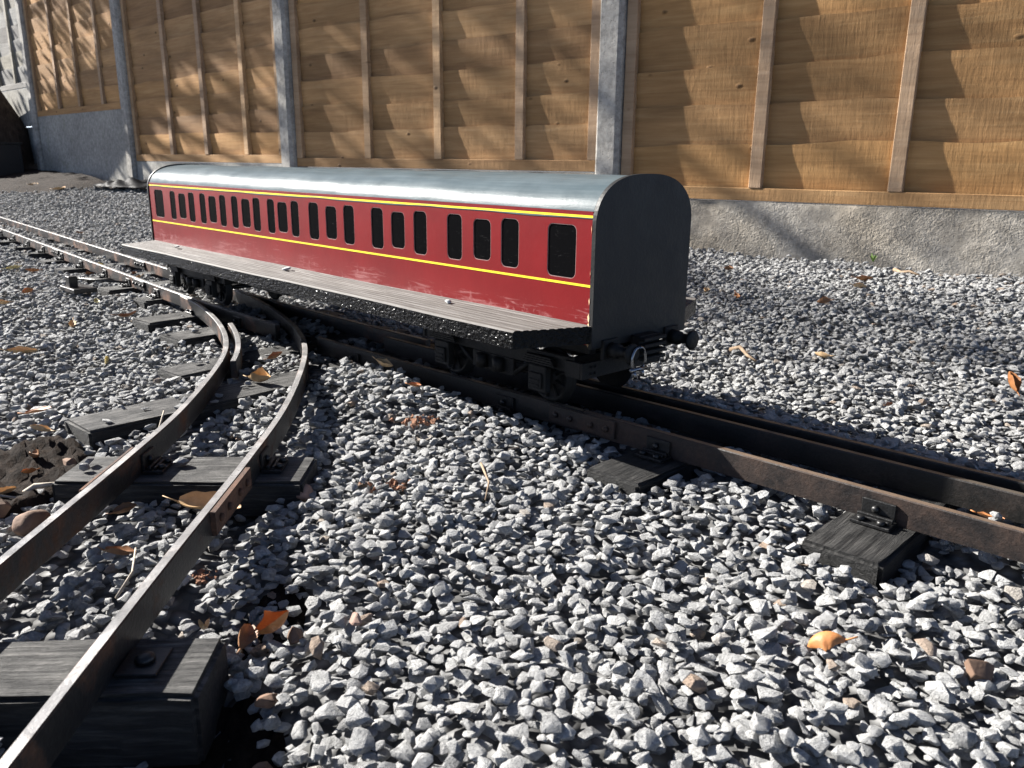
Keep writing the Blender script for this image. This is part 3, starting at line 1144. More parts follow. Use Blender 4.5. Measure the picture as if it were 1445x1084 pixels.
# roof skin
rp = [p for p in prof_pts(HW+.0012, .310, 60) if p[1] >= ZE-.0105]
ri = [(y*.975, z-.003) for (y, z) in rp]
loop = rp+ri[::-1]
mb = MB(); nx = 40; m = len(loop); vs = []; fs = []
for i in range(nx+1):
    x = -CL+.001+(CL-.008)*i/nx
    for j, (y, z) in enumerate(loop):
        wob = .0006*math.sin(x*17+y*60)+.0005*math.sin(x*41-y*35)
        vs.append((x, y, z+wob*(1 if j < len(rp) else 0)))
for i in range(nx):
    for k in range(m): fs.append([i*m+k, i*m+(k+1) % m, (i+1)*m+(k+1) % m, (i+1)*m+k])
fs += [list(range(m)), [nx*m+k for k in range(m)]]
mb.add(vs, fs)
ro = mb.build('roof', M['roof'], coach); smooth_by_angle(ro, 40)

WINS = [(-1.442, -1.387, .185, .252)]
for (a_, b_, c_, d_, e_, f_) in ((-1.345, -1.313, -1.294, -1.254, -1.237, -1.204), (-1.175, -1.144, -1.128, -1.090, -1.073, -1.042), (-1.015, -.985, -.968, -.930, -.917, -.886),
                                 (-.856, -.826, -.814, -.776, -.762, -.732), (-.696, -.661, -.637, -.600, -.578, -.544), (-.493, -.458, -.436, -.399, -.376, -.342), (-.293, -.258, -.233, -.195, -.174, -.138)):
    WINS += [(a_, b_, .1845, .2515), (c_, d_, .1895, .2475), (e_, f_, .1845, .2515)]
WINS.append((-.084, -.033, .1815, .250))


def rrect(x0, x1, z0, z1, r, n=4):
    pts = []
    for (cx, cz, a0) in ((x1-r, z1-r, 0), (x0+r, z1-r, 90), (x0+r, z0+r, 180), (x1-r, z0+r, 270)):
        for k in range(n+1):
            t = math.radians(a0+90*k/n); pts.append((cx+r*math.cos(t), cz+r*math.sin(t)))
    return pts


def holed_side(x0, x1, z0, z1, holes, th):
    cu = bpy.data.curves.new('side_outline', 'CURVE'); cu.dimensions = '2D'; cu.fill_mode = 'BOTH'; cu.extrude = th/2
    for poly in [[(x0, z0), (x1, z0), (x1, z1), (x0, z1)]]+holes:
        sp = cu.splines.new('POLY'); sp.points.add(len(poly)-1); sp.use_cyclic_u = True
        for p_, q in zip(sp.points, poly): p_.co = (q[0], q[1], 0, 1)
    tmp = bpy.data.objects.new('side_outline', cu); COL.objects.link(tmp)
    bpy.context.view_layer.update()
    me = bpy.data.meshes.new_from_object(tmp.evaluated_get(bpy.context.evaluated_depsgraph_get()))
    bpy.data.objects.remove(tmp); bpy.data.curves.remove(cu)
    return me


holes = [rrect(*w_, .0085) for w_ in WINS]
sme = holed_side(-CL, -.0065, ZB, ZE, holes, .0032)
# lay it upright: (x, z) plane, thickness along y
for v in sme.vertices: v.co = Vector((v.co.x, -HW+.0016-v.co.z, v.co.y))
sme.materials.clear(); sme.materials.append(M['red'])
bm = bmesh.new(); bm.from_mesh(sme); bmesh.ops.recalc_face_normals(bm, faces=bm.faces[:]); bm.to_mesh(sme); bm.free()
link('body_side', sme, coach)
MB().box(-CL, -.0065, HW-.0032, HW, ZB, ZE).build('body_side', M['red'], coach)
for (x0, x1, z0, z1) in WINS:
    o_ = rrect(x0-.0012, x1+.0012, z0-.0012, z1+.0012, .0088); n_ = len(o_)
    mb = MB(); yb, yf = -HW+.0028, -HW+.0013
    mb.add([(x, yf, z) for x, z in o_]+[(x, yb, z) for x, z in o_], [list(range(n_)), list(range(n_, 2*n_))]+[[k, (k+1) % n_, n_+(k+1) % n_, n_+k] for k in range(n_)])
    wo = mb.build('window', M['window'], coach)
    a_ = rrect(x0-.0001, x1+.0001, z0-.0001, z1+.0001, .0085); b_ = rrect(x0+.0008, x1-.0008, z0+.0008, z1-.0008, .0078)
    mb = MB(); y1_, y2_ = -HW+.0003, -HW+.0012
    mb.add([(x, y1_, z) for x, z in a_]+[(x, y1_, z) for x, z in b_]+[(x, y2_, z) for x, z in b_],
           [[k, (k+1) % n_, n_+(k+1) % n_, n_+k] for k in range(n_)]+[[n_+k, n_+(k+1) % n_, 2*n_+(k+1) % n_, 2*n_+k] for k in range(n_)])
    mb.build('window_rim', M['rim'], wo)  # pale ring: the lit cut edge put into its colour
# yellow lining
MB().box(-CL, -.0063, -HW-.0005, -HW+.0004, .2598, .2626).build('yellow_line', M['yellow'], coach)
MB().box(-CL+.001, -.0063, -HW-.0005, -HW+.0004, .1737, .1766).build('yellow_line', M['yellow'], coach)
# ends
for xe, mat in ((0.0, M['black']), (-CL-.006, M['black'])):
    pp = [(-HW-.0018, ZB-.004)]+prof_pts(HW+.0018, .3125, 40)+[(HW+.0018, ZB-.004)]
    m = len(pp); mb = MB()
    mb.add([(xe-.006, y, z) for y, z in pp]+[(xe, y, z) for y, z in pp], [list(range(m)), list(range(m, 2*m))])
    mb.add([(xe-.006, y, z) for y, z in pp]+[(xe, y, z) for y, z in pp], [[k, (k+1) % m, m+(k+1) % m, m+k] for k in range(m)], 0)
    mb.build('end_panel', mat, coach)
# chipped bare edge down the near corner
mb = MB()
z = ZB-.002
r = random.Random(3)
while z < .262:
    h = r.uniform(.004, .012)
    if z < .13 or r.random() < .42:
        wd_ = r.uniform(.0010, .0026)*(1.9 if z < .135 else 1)
        mb.add([(-.0064, -HW-.0022, z), (-.0064+wd_*.4, -HW-.0024, z+h*.5), (-.0064, -HW-.0022, z+h), (-.0064-wd_, -HW-.0012, z+h*.6), (-.0064-wd_*.7, -HW-.0012, z+h*.3)], [[0, 1, 2, 3, 4]])
    z += h
mb.build('chipped_edge', M['ply'], coach)


def running_board(side):
    """grooved decking plank fixed to the side, cut off at the corners"""
    yo, yi, zt, zb = .196, HW+.0002, .1255, .1022
    ys = [yi]; zz = [zt]
    ng_ = 9
    stepw = (yo-.004-yi)/ng_
    for k in range(ng_):
        y0 = yi+stepw*k
        ys += [y0+stepw*.10, y0+stepw*.22, y0+stepw*.45, y0+stepw*.57]; zz += [zt, zt-.0007, zt-.0007, zt]
    ys += [yo-.0025, yo]; zz += [zt, zt-.0025]
    top_n = len(ys)
    ys += [yo, yi]; zz += [zb, zb]

    def xe(y): return -.002-(y-.1)*.46
    nx = 30; m = len(ys); mb = MB(); vs = []
    for i in range(nx+1):
        f = i/nx
        for y, z in zip(ys, zz):
            xa, xb = -CL-xe(y), xe(y)
            x = xa+(xb-xa)*f
            vs.append((x, side*(y+.0007*math.sin(x*23)*(y > .18)), z+.0006*math.sin(x*9+y*30)))
    top_f = []; edge_f = []
    for i in range(nx):
        for k in range(m):
            f_ = [i*m+k, i*m+(k+1) % m, (i+1)*m+(k+1) % m, (i+1)*m+k]
            (top_f if k < top_n-1 else edge_f).append(f_)
    mb.add(vs, top_f, 0)
    b = len(mb.f)
    for f_ in edge_f+[list(range(m)), [nx*m+k for k in range(m)]]:
        mb.f.append(f_); mb.m.append(1); mb.sm.append(False)
    return mb.build('running_board', [M['decktop'], M['edge']], coach)


running_board(-1); running_board(1)
# underframe
mb = MB()
for s in (-1, 1): mb.box(-CL+.03, -.03, s*.062-.006, s*.062+.006, .078, .0985, .001)
for x in (-.10, -.45, -.74, -1.05, -1.36): mb.box(x-.012, x+.012, -.055, .055, .080, .0980, .001)
mb.build('underframe', M['frame'], coach)
mb = MB().box(-.69, -.655, -.165, -.158, .092, .1030, .001)
mb.box(-.84, -.70, -.150, -.12, .083, .1030, .001)
mb.build('battery_box', M['frame'], coach)
MB().box(-.545, -.515, -.1752, -.1735, .0945, .0985, .0005).build('white_tab', M['greystone'], coach)

SPOKE = 9


def wheel_mesh():
    mb = MB().lathe([(-.007, .014), (-.007, .031), (-.0062, .034), (-.006, .0395), (-.004, .0415), (-.002, .0395), (-.0015, .0365), (.0075, .0355), (.008, .031), (.0045, .030), (.004, .013), (.010, .012), (.010, .004)], 'Y', 32)
    for k in range(SPOKE):
        t = 2*math.pi*k/SPOKE
        mb.tube([(math.cos(t)*.012, .005, math.sin(t)*.012), (math.cos(t)*.031, .006, math.sin(t)*.031)], .0022, 6)
    return mb.mesh('wheel', M['frame'])


WHEEL = wheel_mesh()


def axlebox_mesh():
    mb = MB().box(-.017, .017, -.0125, 0, -.018, .020, .0015)
    mb.box(-.012, .012, -.0165, -.0126, -.012, .010, .0012)
    mb.box(-.009, .009, -.0180, -.0166, -.002, .001, .0003)
    mb.box(-.009, .009, -.0180, -.0166, -.009, -.006, .0003)
    for k in range(4): mb.box(-.030+.002*k, .030-.002*k, -.010, -.004, .0205+.0032*k, .0232+.0032*k, .0004)
    return mb.mesh('axlebox', M['frame'])


AXB = axlebox_mesh()


def bogie(xc):
    wb = .105
    mb = MB()
    for s in (-1, 1):
        y0, y1 = sorted((s*.080, s*.086))
        mb.box(xc-wb-.055, xc+wb+.055, y0, y1, .052, .074, .001)
        mb.box(xc-.045, xc+.045, y0, y1, .026, .0518, .001)
        for q in (-1, 1):
            mb.tube([(xc+q*.045, s*.083, .030), (xc+q*(wb-.03), s*.083, .052)], .004, 6)
        for q in (-.018, .018): mb.lathe([(.030, .009), (.050, .009)], 'Z', 10, Matrix.Translation((xc+q, s*.091, 0)))
    for x in (xc-wb-.058, xc+wb+.058): mb.box(x-.003, x+.003, -.088, .088, .052, .076, .0008)
    mb.box(xc-.03, xc+.03, -.0795, .0795, .056, .0775, .001)
    bo = mb.build('bogie', M['frame'], coach)
    for q in (-1, 1):
        for s in (-1, 1):
            link('wheel', WHEEL, bo, (xc+q*wb, s*.0655, .0357), (0, 0, 0 if s > 0 else math.pi))
            link('axlebox', AXB, bo, (xc+q*wb, s*.0865, .0365), (0, 0, 0 if s < 0 else math.pi))
        MB().lathe([(-.060, .005), (.060, .005)], 'Y', 10, Matrix.Translation((xc+q*wb, 0, .0357))).build('axle', M['greypaint'], bo)
    return bo


bogie(-.205); bogie(-1.270)
# headstock with rivets
mb = MB().box(-.0135, -.0085, -.106, .058, .0535, .0755, .0006)
mb.box(-.040, -.0137, -.106, -.101, .0535, .0755, .0006)
for y in (-.090, -.082):
    for z in (.0600, .0690): mb.lathe([(-.0086, .0022), (-.0068, .0018), (-.0062, .0008)], 'X', 8, Matrix.Translation((0, y, z)))
mb.build('headstock', M['frame'], coach)


def buffer(y, s=1, x0=0.0):
    mb = MB().box(x0-.002*s if s > 0 else x0-.004, x0+.004 if s > 0 else x0+.002, y-.015, y+.015, .078, .105, .001)
    mb.lathe([(x0+.004*s, .0105), (x0+.018*s, .0095), (x0+.018*s, .0075), (x0+.034*s, .0060), (x0+.036*s, .0130), (x0+.0385*s, .0142), (x0+.0405*s, .0125), (x0+.0412*s, .004)], 'X', 24, Matrix.Translation((0, y, .0905)))
    return mb.build('buffer', M['frame'], coach)


buffer(-.066); buffer(.066); buffer(-.066, -1, -CL-.006); buffer(.066, -1, -CL-.006)
# ribbed drawgear block between the buffers
mb = MB().box(.0005, .016, -.022, .022, .072, .104, .001)
for k in range(4): mb.box(.0165, .026, -.024, .024, .0715+.0088*k, .0765+.0088*k, .001)
mb.build('coupler_block', M['frame'], coach)
# bright shackle hanging by the near buffer
mb = MB()
ring = [(.043, -.058+.0135*math.cos(t), .083+.017*math.sin(t)) for t in np.linspace(-.9, math.pi+.9, 18)]
mb.tube(ring, .0021, 8)
mb.tube([(.043, -.074, .071), (.043, -.042, .0705)], .0030, 8)
mb.tube([(.043, -.0665, .0700), (.046, -.066, .060)], .0022, 6)
mb.tube([(.043, -.049, .0705), (.045, -.050, .061)], .0022, 6)
mb.build('shackle', M['chrome'], coach)


# ------------------------------------------------------------------ small things on the ground
def pebble(name, x, y, size, mat, label, cat, z=None, seed=0, group=None, round_=False, flat=.62, sink=.35):
    r = np.random.default_rng(seed+100)
    bm = bmesh.new()
    if round_:
        bmesh.ops.create_icosphere(bm, subdivisions=3, radius=.5)
        f1 = r.normal(size=(5, 3)); ph = r.uniform(0, 6, 5)
        for v in bm.verts:
            k = 1+.05*sum(math.sin(Vector(f1[i]).dot(v.co)*5+ph[i]) for i in range(5))
            v.co = Vector((v.co.x, v.co.y*.78, v.co.z*flat))*k
    else:
        n = 18
        p = r.normal(size=(n, 3)); p /= np.linalg.norm(p, axis=1)[:, None]
        for q in p*np.array([.5, .5*r.uniform(.7, .95), .5*flat])*r.uniform(.85, 1.1, (n, 1)): bm.verts.new(q)
        bmesh.ops.convex_hull(bm, input=bm.verts[:])
        for v in [v for v in bm.verts if not v.link_faces]: bm.verts.remove(v)
        bmesh.ops.bevel(bm, geom=bm.edges[:], offset=.035, segments=2, affect='EDGES', clamp_overlap=True)
    bm.transform(Matrix.Scale(size, 4))
    mb = MB().bm(bm, 0, True)
    me = mb.mesh(name, mat)
    if not round_:
        try: me.set_sharp_from_angle(angle=math.radians(30))
        except Exception: pass
    zz = ztop(x, y) if z is None else z
    o = link(name, me, None, (x, y, zz+size*flat*(.5-sink)), (r.normal()*.15, r.normal()*.15, r.uniform(0, 6.28)))
    return tag(o, label, cat, group)


def clump(name, x, y, size, mat, label, seed=0):
    """a crumbling lump: many crumbs grown together"""
    r = np.random.default_rng(seed)
    mb = MB()
    z = ztop(x, y)
    for k in range(46):
        bm = bmesh.new()
        for q in r.normal(size=(9, 3)): bm.verts.new(q/np.linalg.norm(q)*r.uniform(.6, 1.1))
        bmesh.ops.convex_hull(bm, input=bm.verts[:])
        for v in [v for v in bm.verts if not v.link_faces]: bm.verts.remove(v)
        s = size*r.uniform(.04, .13)*(1.6 if k < 5 else 1)
        p = Vector(r.normal(size=3)*np.array([.36, .26, .04])*size)
        for v in bm.verts: v.co = v.co*s+p
        mb.bm(bm, 0, False)
    o = mb.build(name, mat, None, (x, y, z+size*.05), (0, 0, r.uniform(0, 6)))
    return tag(o, label, 'soil lump')


def leaf_mesh(L, W_, curl, cup, seed, stem=True):
    """a dry leaf blade: curled along its midrib, cupped across, with a stalk"""
    r = np.random.default_rng(seed)
    n, m = 14, 6
    vs = []; fs = []
    ph = r.uniform(0, 6, 3)
    x = z = 0.0; ang = -curl*.5
    for i in range(n+1):
        t = i/n
        if i: ang += curl/n; x += math.cos(ang)*L/n; z += math.sin(ang)*L/n
        wd_ = W_*.5*(math.sin(math.pi*min(1, t*.92+.06))**.75)*(1+.06*math.sin(t*19+ph[0]))
        for j in range(m+1):
            s = 2*j/m-1
            y = s*wd_*math.cos(cup*abs(s)*.6)
            up = cup*wd_*s*s*.75+.02*L*math.sin(t*9+s*2+ph[1])*abs(s)
            vs.append((x-math.sin(ang)*up, y, z+math.cos(ang)*up+.004*L*(abs(s) < .1)))
    for i in range(n):
        for j in range(m): fs.append([i*(m+1)+j, (i+1)*(m+1)+j, (i+1)*(m+1)+j+1, i*(m+1)+j+1])
    k = len(vs); th = .0006
    vs2 = [(a_, b_, c_-th) for a_, b_, c_ in vs]
    mb = MB().add(vs+vs2, fs+[[q+k for q in f[::-1]] for f in fs], 0, True)
    if stem: mb.tube([(0, 0, 0), (-L*.12, .01*L, .02*L), (-L*.25, .03*L, .05*L)], [.0009, .0008, .0006], 5)
    return mb


def leaf(x, y, L, W_, mat, label, rz=0.0, curl=.6, cup=.8, seed=0, tilt=(0, 0), dz=.0, group='fallen dry leaves on the gravel'):
    mb = leaf_mesh(L, W_, curl, cup, seed)
    zz = ztop(x, y)+dz
    o = mb.build('dry_leaf', mat, None, (x, y, zz+.004), (tilt[0], tilt[1], rz))
    return tag(o, label, 'leaf', group)


def twig(pts, r0, mat, label, dz=.004):
    P = [Vector((p[0], p[1], (ztop(p[0], p[1])+dz) if len(p) < 3 else p[2])) for p in pts]
    n = len(P)
    o_ = P[0].copy()
    mb = MB().tube([p-o_ for p in P], [r0*(1-.5*i/(n-1)) for i in range(n)], 6)
    o = mb.build('twig', mat, None, o_)
    return tag(o, label, 'twig', 'dry twigs lying about the track')


# pebbles lying on the running board
for (lx, ly, s, sd) in ((-1.238, -.133, .021, 1), (-.732, -.130, .019, 2), (-.25, -.131, .0175, 3)):
    p_ = Matrix.Translation(coach.location) @ Matrix.Rotation(coach.rotation_euler[2], 4, 'Z') @ Vector((lx, ly, 0))
    lab = {1: 'small flat pebble on the running board at the far end of the coach', 2: 'small flat pebble midway along the running board', 3: 'small flat pebble on the running board by the near windows'}[sd]
    pebble('pebble', p_.x, p_.y, s, M['greystone'], lab, 'pebble', z=.1255, seed=sd, group='pebbles left on the running board', flat=.36, sink=.0)

pebble('pebble', -.786, -.434, .030, M['pinkstone'], 'smooth pinkish brown pebble at the end of the second sleeper', 'pebble', seed=11, round_=True, flat=.66)
pebble('pebble', -.893, -.687, .036, M['brownstone'], 'large round brown stone against the outside of the curved rail', 'pebble', seed=12, flat=.8, sink=.2, round_=True)
pebble('pebble', -.118, -.272, .026, M['brownstone'], 'brown angular stone on the gravel in the near corner', 'pebble', seed=13, flat=.8)
pebble('pebble', -.487, -.652, .020, M['brownstone'], 'small brown stone beside the sawn sleeper end, above the other', 'pebble', seed=14)
pebble('pebble', -.452, -.676, .021, M['brownstone'], 'small brown stone beside the sawn sleeper end, lower of the pair', 'pebble', seed=15)
pebble('pebble', -.538, -.598, .019, M['brownstone'], 'brown stone just behind the folded orange leaf', 'pebble', seed=16, flat=.8)
pebble('pebble', -.965, -.700, .030, M['brownstone'], 'dark brown stone on the bare soil, nearest the rail', 'pebble', seed=17, flat=.7)
pebble('pebble', -1.11, -.655, .028, M['brownstone'], 'brown stone on the bare soil beside the pale twig', 'pebble', seed=18, flat=.8)
pebble('pebble', -1.085, -.590, .032, M['brownstone'], 'brown stone leaning on the corner of the second sleeper', 'pebble', seed=19, flat=.7)
pebble('pebble', -.505, -.560, .016, M['pinkstone'], 'pinkish chip of stone between gravel and orange leaf', 'pebble', seed=20)
clump('soil_clump', -.715, -.364, .034, M['clod'], 'crumbly red clay lump on the open gravel nearest the camera', 1)
clump('soil_clump', -.850, -.205, .036, M['clod'], 'crumbly red clay lump at the edge of the coach shadow', 2)
clump('soil_clump', -1.04, -.64, .05, M['soil'], 'dark soil lump on the bare patch beside the sleeper', 3)
clump('soil_clump', -1.10, -.70, .05, M['soil'], 'dark soil lump at the outer edge of the bare patch', 4)
clump('soil_clump', -.70, -.60, .022, M['clod'], 'small clay lump between the curved rails', 5)

leaf(-.200, -.318, .036, .026, M['leaf_orange'], 'folded orange leaf alone on the near gravel', 3.6, -2.2, -1.2, 1, (.25, .3), .010)
leaf(-.560, -.622, .040, .028, M['leaf_orange'], 'bright orange curled leaf beside the sleeper end', 1.0, 2.0, 1.7, 2, (.5, -.5), .008)
leaf(-.545, -.642, .034, .020, M['leaf_brown'], 'brown underside leaf folded against the orange one', 2.4, .6, 1.2, 3, (.6, 0), .004)
leaf(-.602, -.644, .034, .014, M['leaf_tan'], 'narrow tan leaf standing against the stones near the big sleeper', -.4, .5, 1.5, 4, (0, -.6), .008)
leaf(-.835, -.560, .070, .036, M['leaf_tan'], 'broad ribbed tan leaf tucked under the second sleeper', .75, .5, .8, 5, (.2, .1), .006)
leaf(-.288, .548, .048, .026, M['leaf_orange'], 'curled orange leaf on the gravel beyond the rails', 2.2, 1.1, 1.6, 6, (.3, -.5), .006)
leaf(-1.262, -.588, .040, .018, M['leaf_orange'], 'flat orange leaf on the gravel left of the curve', .8, .4, .6, 7, (0, -.2), .003)
leaf(-1.22, -.265, .052, .036, M['leaf_tan'], 'crumpled tan leaf between the curved rails', .3, 1.3, 1.6, 8, (.3, -.1), .012)
leaf(-1.29, -.19, .030, .018, M['leaf_brown'], 'small red brown leaf between the rails by the coach', 1.3, 1.2, 1.2, 9, (.2, -.3), .006)
leaf(-1.075, -.112, .040, .018, M['leaf_tan'], 'shrivelled tan leaf at the edge of the coach shadow', .2, 1.4, 1.5, 10, (.2, .2), .006)
leaf(-1.545, -.375, .050, .014, M['leaf_yellow'], 'pale rolled leaf beside the sleepers of the points', 2.7, .3, 2.0, 11, (.1, 0), .004)
leaf(-.765, -.662, .050, .012, M['leaf_brown'], 'dark curled leaf between the curved rails in front', .25, .5, 1.6, 12, (.1, -.2), .006)
leaf(-.86, -.62, .026, .016, M['leaf_brown'], 'little brown leaf inside the left curved rail', 1.2, 1.0, 1.2, 13, (.2, -.2), .006)
leaf(-.20, .02, .026, .012, M['leaf_orange'], 'orange leaf lying between the straight rails', .1, .5, .8, 14, (0, 0), .002)
leaf(-.925, -.165, .022, .010, M['leaf_orange'], 'small orange leaf on the stones below the coach', .4, .8, 1.2, 15, (.2, 0), .006)
leaf(-.42, .36, .020, .010, M['leaf_brown'], 'little brown leaf on sunny gravel right of the coach', 1.4, .8, 1.2, 16, (.2, 0), .004)
LEAVES = [
 (-2.0, -.28, 1, 'tan curled leaf on gravel, nearest camera of those left of the points'), (-1.98, -.19, 0, 'brown leaf just behind the end of a points sleeper'),
 (-2.15, -.17, 2, 'pale yellow leaf close to the outer end of a points sleeper'), (-2.72, .00, 0, 'brown leaf lying against the near rail of the far track'),
 (-3.0, -.05, 3, 'orange leaf in front of the far track, beyond the point lever'), (-3.1, -.12, 2, 'yellow leaf in front of the far track beside an orange one'),
 (-3.6, -.2, 1, 'tan leaf near the left photo edge, in front of the far track'), (-2.55, -.2, 3, 'orange leaf on the gravel in front of the point lever'),
 (-2.65, .11, 0, 'brown leaf between the two far rails, closer to the lever'), (-2.5, .08, 1, 'crumpled tan leaf between the two far rails near the running board'),
 (-2.9, .12, 2, 'pale yellow leaf between the far rails, furthest along'), (-2.28, -.33, 1, 'small tan leaf lying alone on gravel left of the curved rails'),
 (-3.9, .0, 0, 'brown leaf at the far sleepers by the photo edge'), (-3.4, .42, 1, 'tan leaf on gravel behind the far track'),
 (-3.2, .46, 2, 'yellow leaf on gravel behind the far track, left of the coach end'), (-4.2, .5, 0, 'brown leaf on gravel far behind the track'),
 (-1.75, -.48, 1, 'tan leaf on open gravel left of the sleepers of the curve'), (-1.25, 1.30, 0, 'brown leaf halfway between the coach end and the base board'),
 (-1.15, 1.05, 1, 'tan leaf on gravel just beyond the far running board'), (-1.05, 1.02, 3, 'orange leaf on gravel just beyond the far running board'),
 (-1.38, 1.14, 2, 'yellow leaf beside the dark coach end near the running board'), (-.85, 1.28, 1, 'tan leaf on shaded gravel below the rough base board'),
 (-.78, .98, 0, 'little brown leaf in the shade on gravel right of the buffers'), (-.62, .62, 1, 'small tan leaf on bright gravel right of the brown twig'),
 (-.9, 1.42, 3, 'orange leaf on gravel near the twig by the base board'), (-1.6, 1.1, 1, 'tan leaf on gravel partly behind the coach end')]
mats = [M['leaf_brown'], M['leaf_tan'], M['leaf_yellow'], M['leaf_orange']]
for k, (x, y, q, lab) in enumerate(LEAVES):
    leaf(x, y, random.uniform(.030, .055), random.uniform(.014, .026), mats[q], lab, random.uniform(0, 6.2), random.uniform(.5, 1.5), random.uniform(.8, 1.9), 20+k, (random.uniform(-.3, .3), random.uniform(-.3, .3)), .004)
for k, (x, y, q, L_, lab) in enumerate(((-1.13, -.62, 0, .034, 'dark brown leaf on the bare soil, furthest from the rail'), (-1.03, -.69, 1, .026, 'small tan leaf fragment in the middle of the bare soil'), (-1.0, -.735, 0, .030, 'brown leaf at the photo edge of the bare soil'),
                                      (-1.16, -.585, 1, .030, 'tan leaf where the bare soil meets the gravel'), (-1.08, -.63, 3, .022, 'orange leaf scrap on the bare soil near the sleeper corner'))):
    leaf(x, y, L_, L_*.5, mats[q], lab, k*1.3, 1.0, 1.4, 70+k, (.2, -.2), .010)
leaf(-6.6, .98, .16, .06, M['leaf_tan'], 'large pale leaf lying where gravel meets the soil', .1, .5, 1.2, 61, (.1, 0), .01)
leaf(-6.1, .98, .12, .04, M['leaf_tan'], 'long dry leaf at the soil edge, nearer the post', .4, .6, 1.0, 62, (.1, -.1), .01)

twig([(-.79, .545), (-.765, .535), (-.735, .510), (-.71, .497)], .0048, M['twig'], 'knobbly brown twig on the gravel just past the buffers', .006)
twig([(-.895, 1.70), (-.86, 1.655), (-.835, 1.65), (-.80, 1.63)], .006, M['twig'], 'brown twig lying near the rough base board', .006)
twig([(-1.62, 1.62, .10), (-1.56, 1.55, .055), (-1.5, 1.5, .03)], .005, M['twig'], 'dark twig leaning on the base board behind the coach', .004)
twig([(-1.14, -.742), (-1.07, -.712), (-1.00, -.672)], .0026, M['paletwig'], 'straight pale twig lying across the bare soil', .012)
twig([(-1.03, -.668), (-1.015, -.650), (-1.01, -.632), (-1.022, -.612)], .0042, M['paletwig'], 'bent pale stick end on the bare soil', .008)
twig([(-1.02, -.505, -.028), (-1.045, -.480, .004)], .0022, M['paletwig'], 'short grey twig poking up beside the curved rail', 0)
twig([(-.662, -.690, -.030), (-.682, -.668, -.022), (-.705, -.655, -.012)], .0015, M['paletwig'], 'thin stalk standing between the curved rails', .006)
twig([(-.68, -.25), (-.63, -.285), (-.60, -.32)], .0016, M['twig'], 'thin brown twig on the gravel near the clay lump', .004)

# bits of moss and weeds
def weed(x, y, z, h, n, seed, label, mat=None, name='weed', cat='weed'):
    r = np.random.default_rng(seed); mb = MB()
    for k in range(n):
        a = r.uniform(0, 6.28); ln = h*r.uniform(.5, 1); sp = r.uniform(.2, .9)
        w_ = h*r.uniform(.10, .2)
        p = [Vector((math.cos(a)*sp*ln*t*.8, math.sin(a)*sp*ln*t*.8, ln*t*(1-.35*sp*t))) for t in (0, .45, .8, 1)]
        sd_ = Vector((-math.sin(a), math.cos(a), 0))
        vs = [p[0]-sd_*w_*.1, p[0]+sd_*w_*.1, p[1]-sd_*w_*.5, p[1]+sd_*w_*.5, p[2]-sd_*w_*.45, p[2]+sd_*w_*.45, p[3]]
        mb.add(vs, [[0, 1, 3, 2], [2, 3, 5, 4], [4, 5, 6]])
    o = mb.build(name, mat or M['weed'], None, (x, y, z))
    return tag(o, label, cat)


weed(-1.75, 1.66, .055, .07, 14, 1, 'bright green weed at the foot of the base board by the coach')
weed(-1.62, 1.67, .05, .05, 9, 2, 'small weed by the base board, right of the brighter one')
weed(-.98, 1.75, .03, .035, 9, 3, 'single grassy blade tuft in the middle of the base board foot')
weed(-.53, 1.80, .008, .05, 16, 4, 'round leafy weed against the rough base board near the photo edge')
weed(-1.36, -.70, -.038, .022, 40, 5, 'yellow moss tuft on the gravel by the soil patch', M['leaf_yellow'], 'moss', 'moss')
weed(-1.32, -.735, -.038, .02, 30, 6, 'lime green moss tuft in front of the yellow one', M['weed'], 'moss', 'moss')

# ------------------------------------------------------------------ things at the far left
pz = .13
pl_ = empty('planter_box', (-8.30, 1.10, pz), .02, 'black plastic planter box under the leaning tree trunk', 'planter')
L2, W2, H2, th = .62, .16, .31, .016
MB().box(-L2, L2, -W2, -W2+th, 0, H2-.018, .002).build('front_panel', M['plastic'], pl_)
MB().box(-L2, L2, W2-th, W2, 0, H2-.018, .002).build('back_panel', M['plastic'], pl_)
for s in (-1, 1):
    x0, x1 = sorted((s*(L2-.0), s*(L2-th)))
    MB().box(x0, x1, -W2+th+.0005, W2-th-.0005, 0, H2-.018, .002).build('side_panel', M['plastic'], pl_)
rimb = MB()
for (x0, x1, y0, y1) in ((-L2-.012, L2+.012, -W2-.012, -W2+.022), (-L2-.012, L2+.012, W2-.022, W2+.012), (-L2-.012, -L2+.022, -W2+.0222, W2-.0222), (L2-.022, L2+.012, -W2+.0222, W2-.0222)):
    rimb.box(x0, x1, y0, y1, H2-.0178, H2, .002)
rimb.build('rim', M['greypaint'], pl_)
MB().box(-L2+th+.001, L2-th-.001, -W2+th+.001, W2-th-.001, .2, H2-.05).build('soil', M['soil'], pl_)


def sheeting():
    n, m = 60, 36; vs = []; fs = []
    r = np.random.default_rng(9); ph = r.uniform(0, 6, 8)
    for i in range(n+1):
        for j in range(m+1):
            u, v = i/n, j/m
            x = -.30+.62*u; y = -.13+.26*v+.02*math.sin(u*9)
            e = math.sin(math.pi*u)**.5*math.sin(math.pi*v)**.5
            z = .05*e*(.75+.25*math.sin(u*9+ph[0])*math.sin(v*6+ph[1]))+.008*e*math.sin(u*25+v*17+ph[2])+.004*e*math.sin(u*57-v*41)
            vs.append((x, y, max(.002, z)+.004))
    for i in range(n):
        for j in range(m): fs.append([i*(m+1)+j, (i+1)*(m+1)+j, (i+1)*(m+1)+j+1, i*(m+1)+j+1])
    k = len(vs)
    mb = MB().add(vs+[(x, y, z-.002) for x, y, z in vs], fs+[[q+k for q in f[::-1]] for f in fs], 0, True)
    return mb


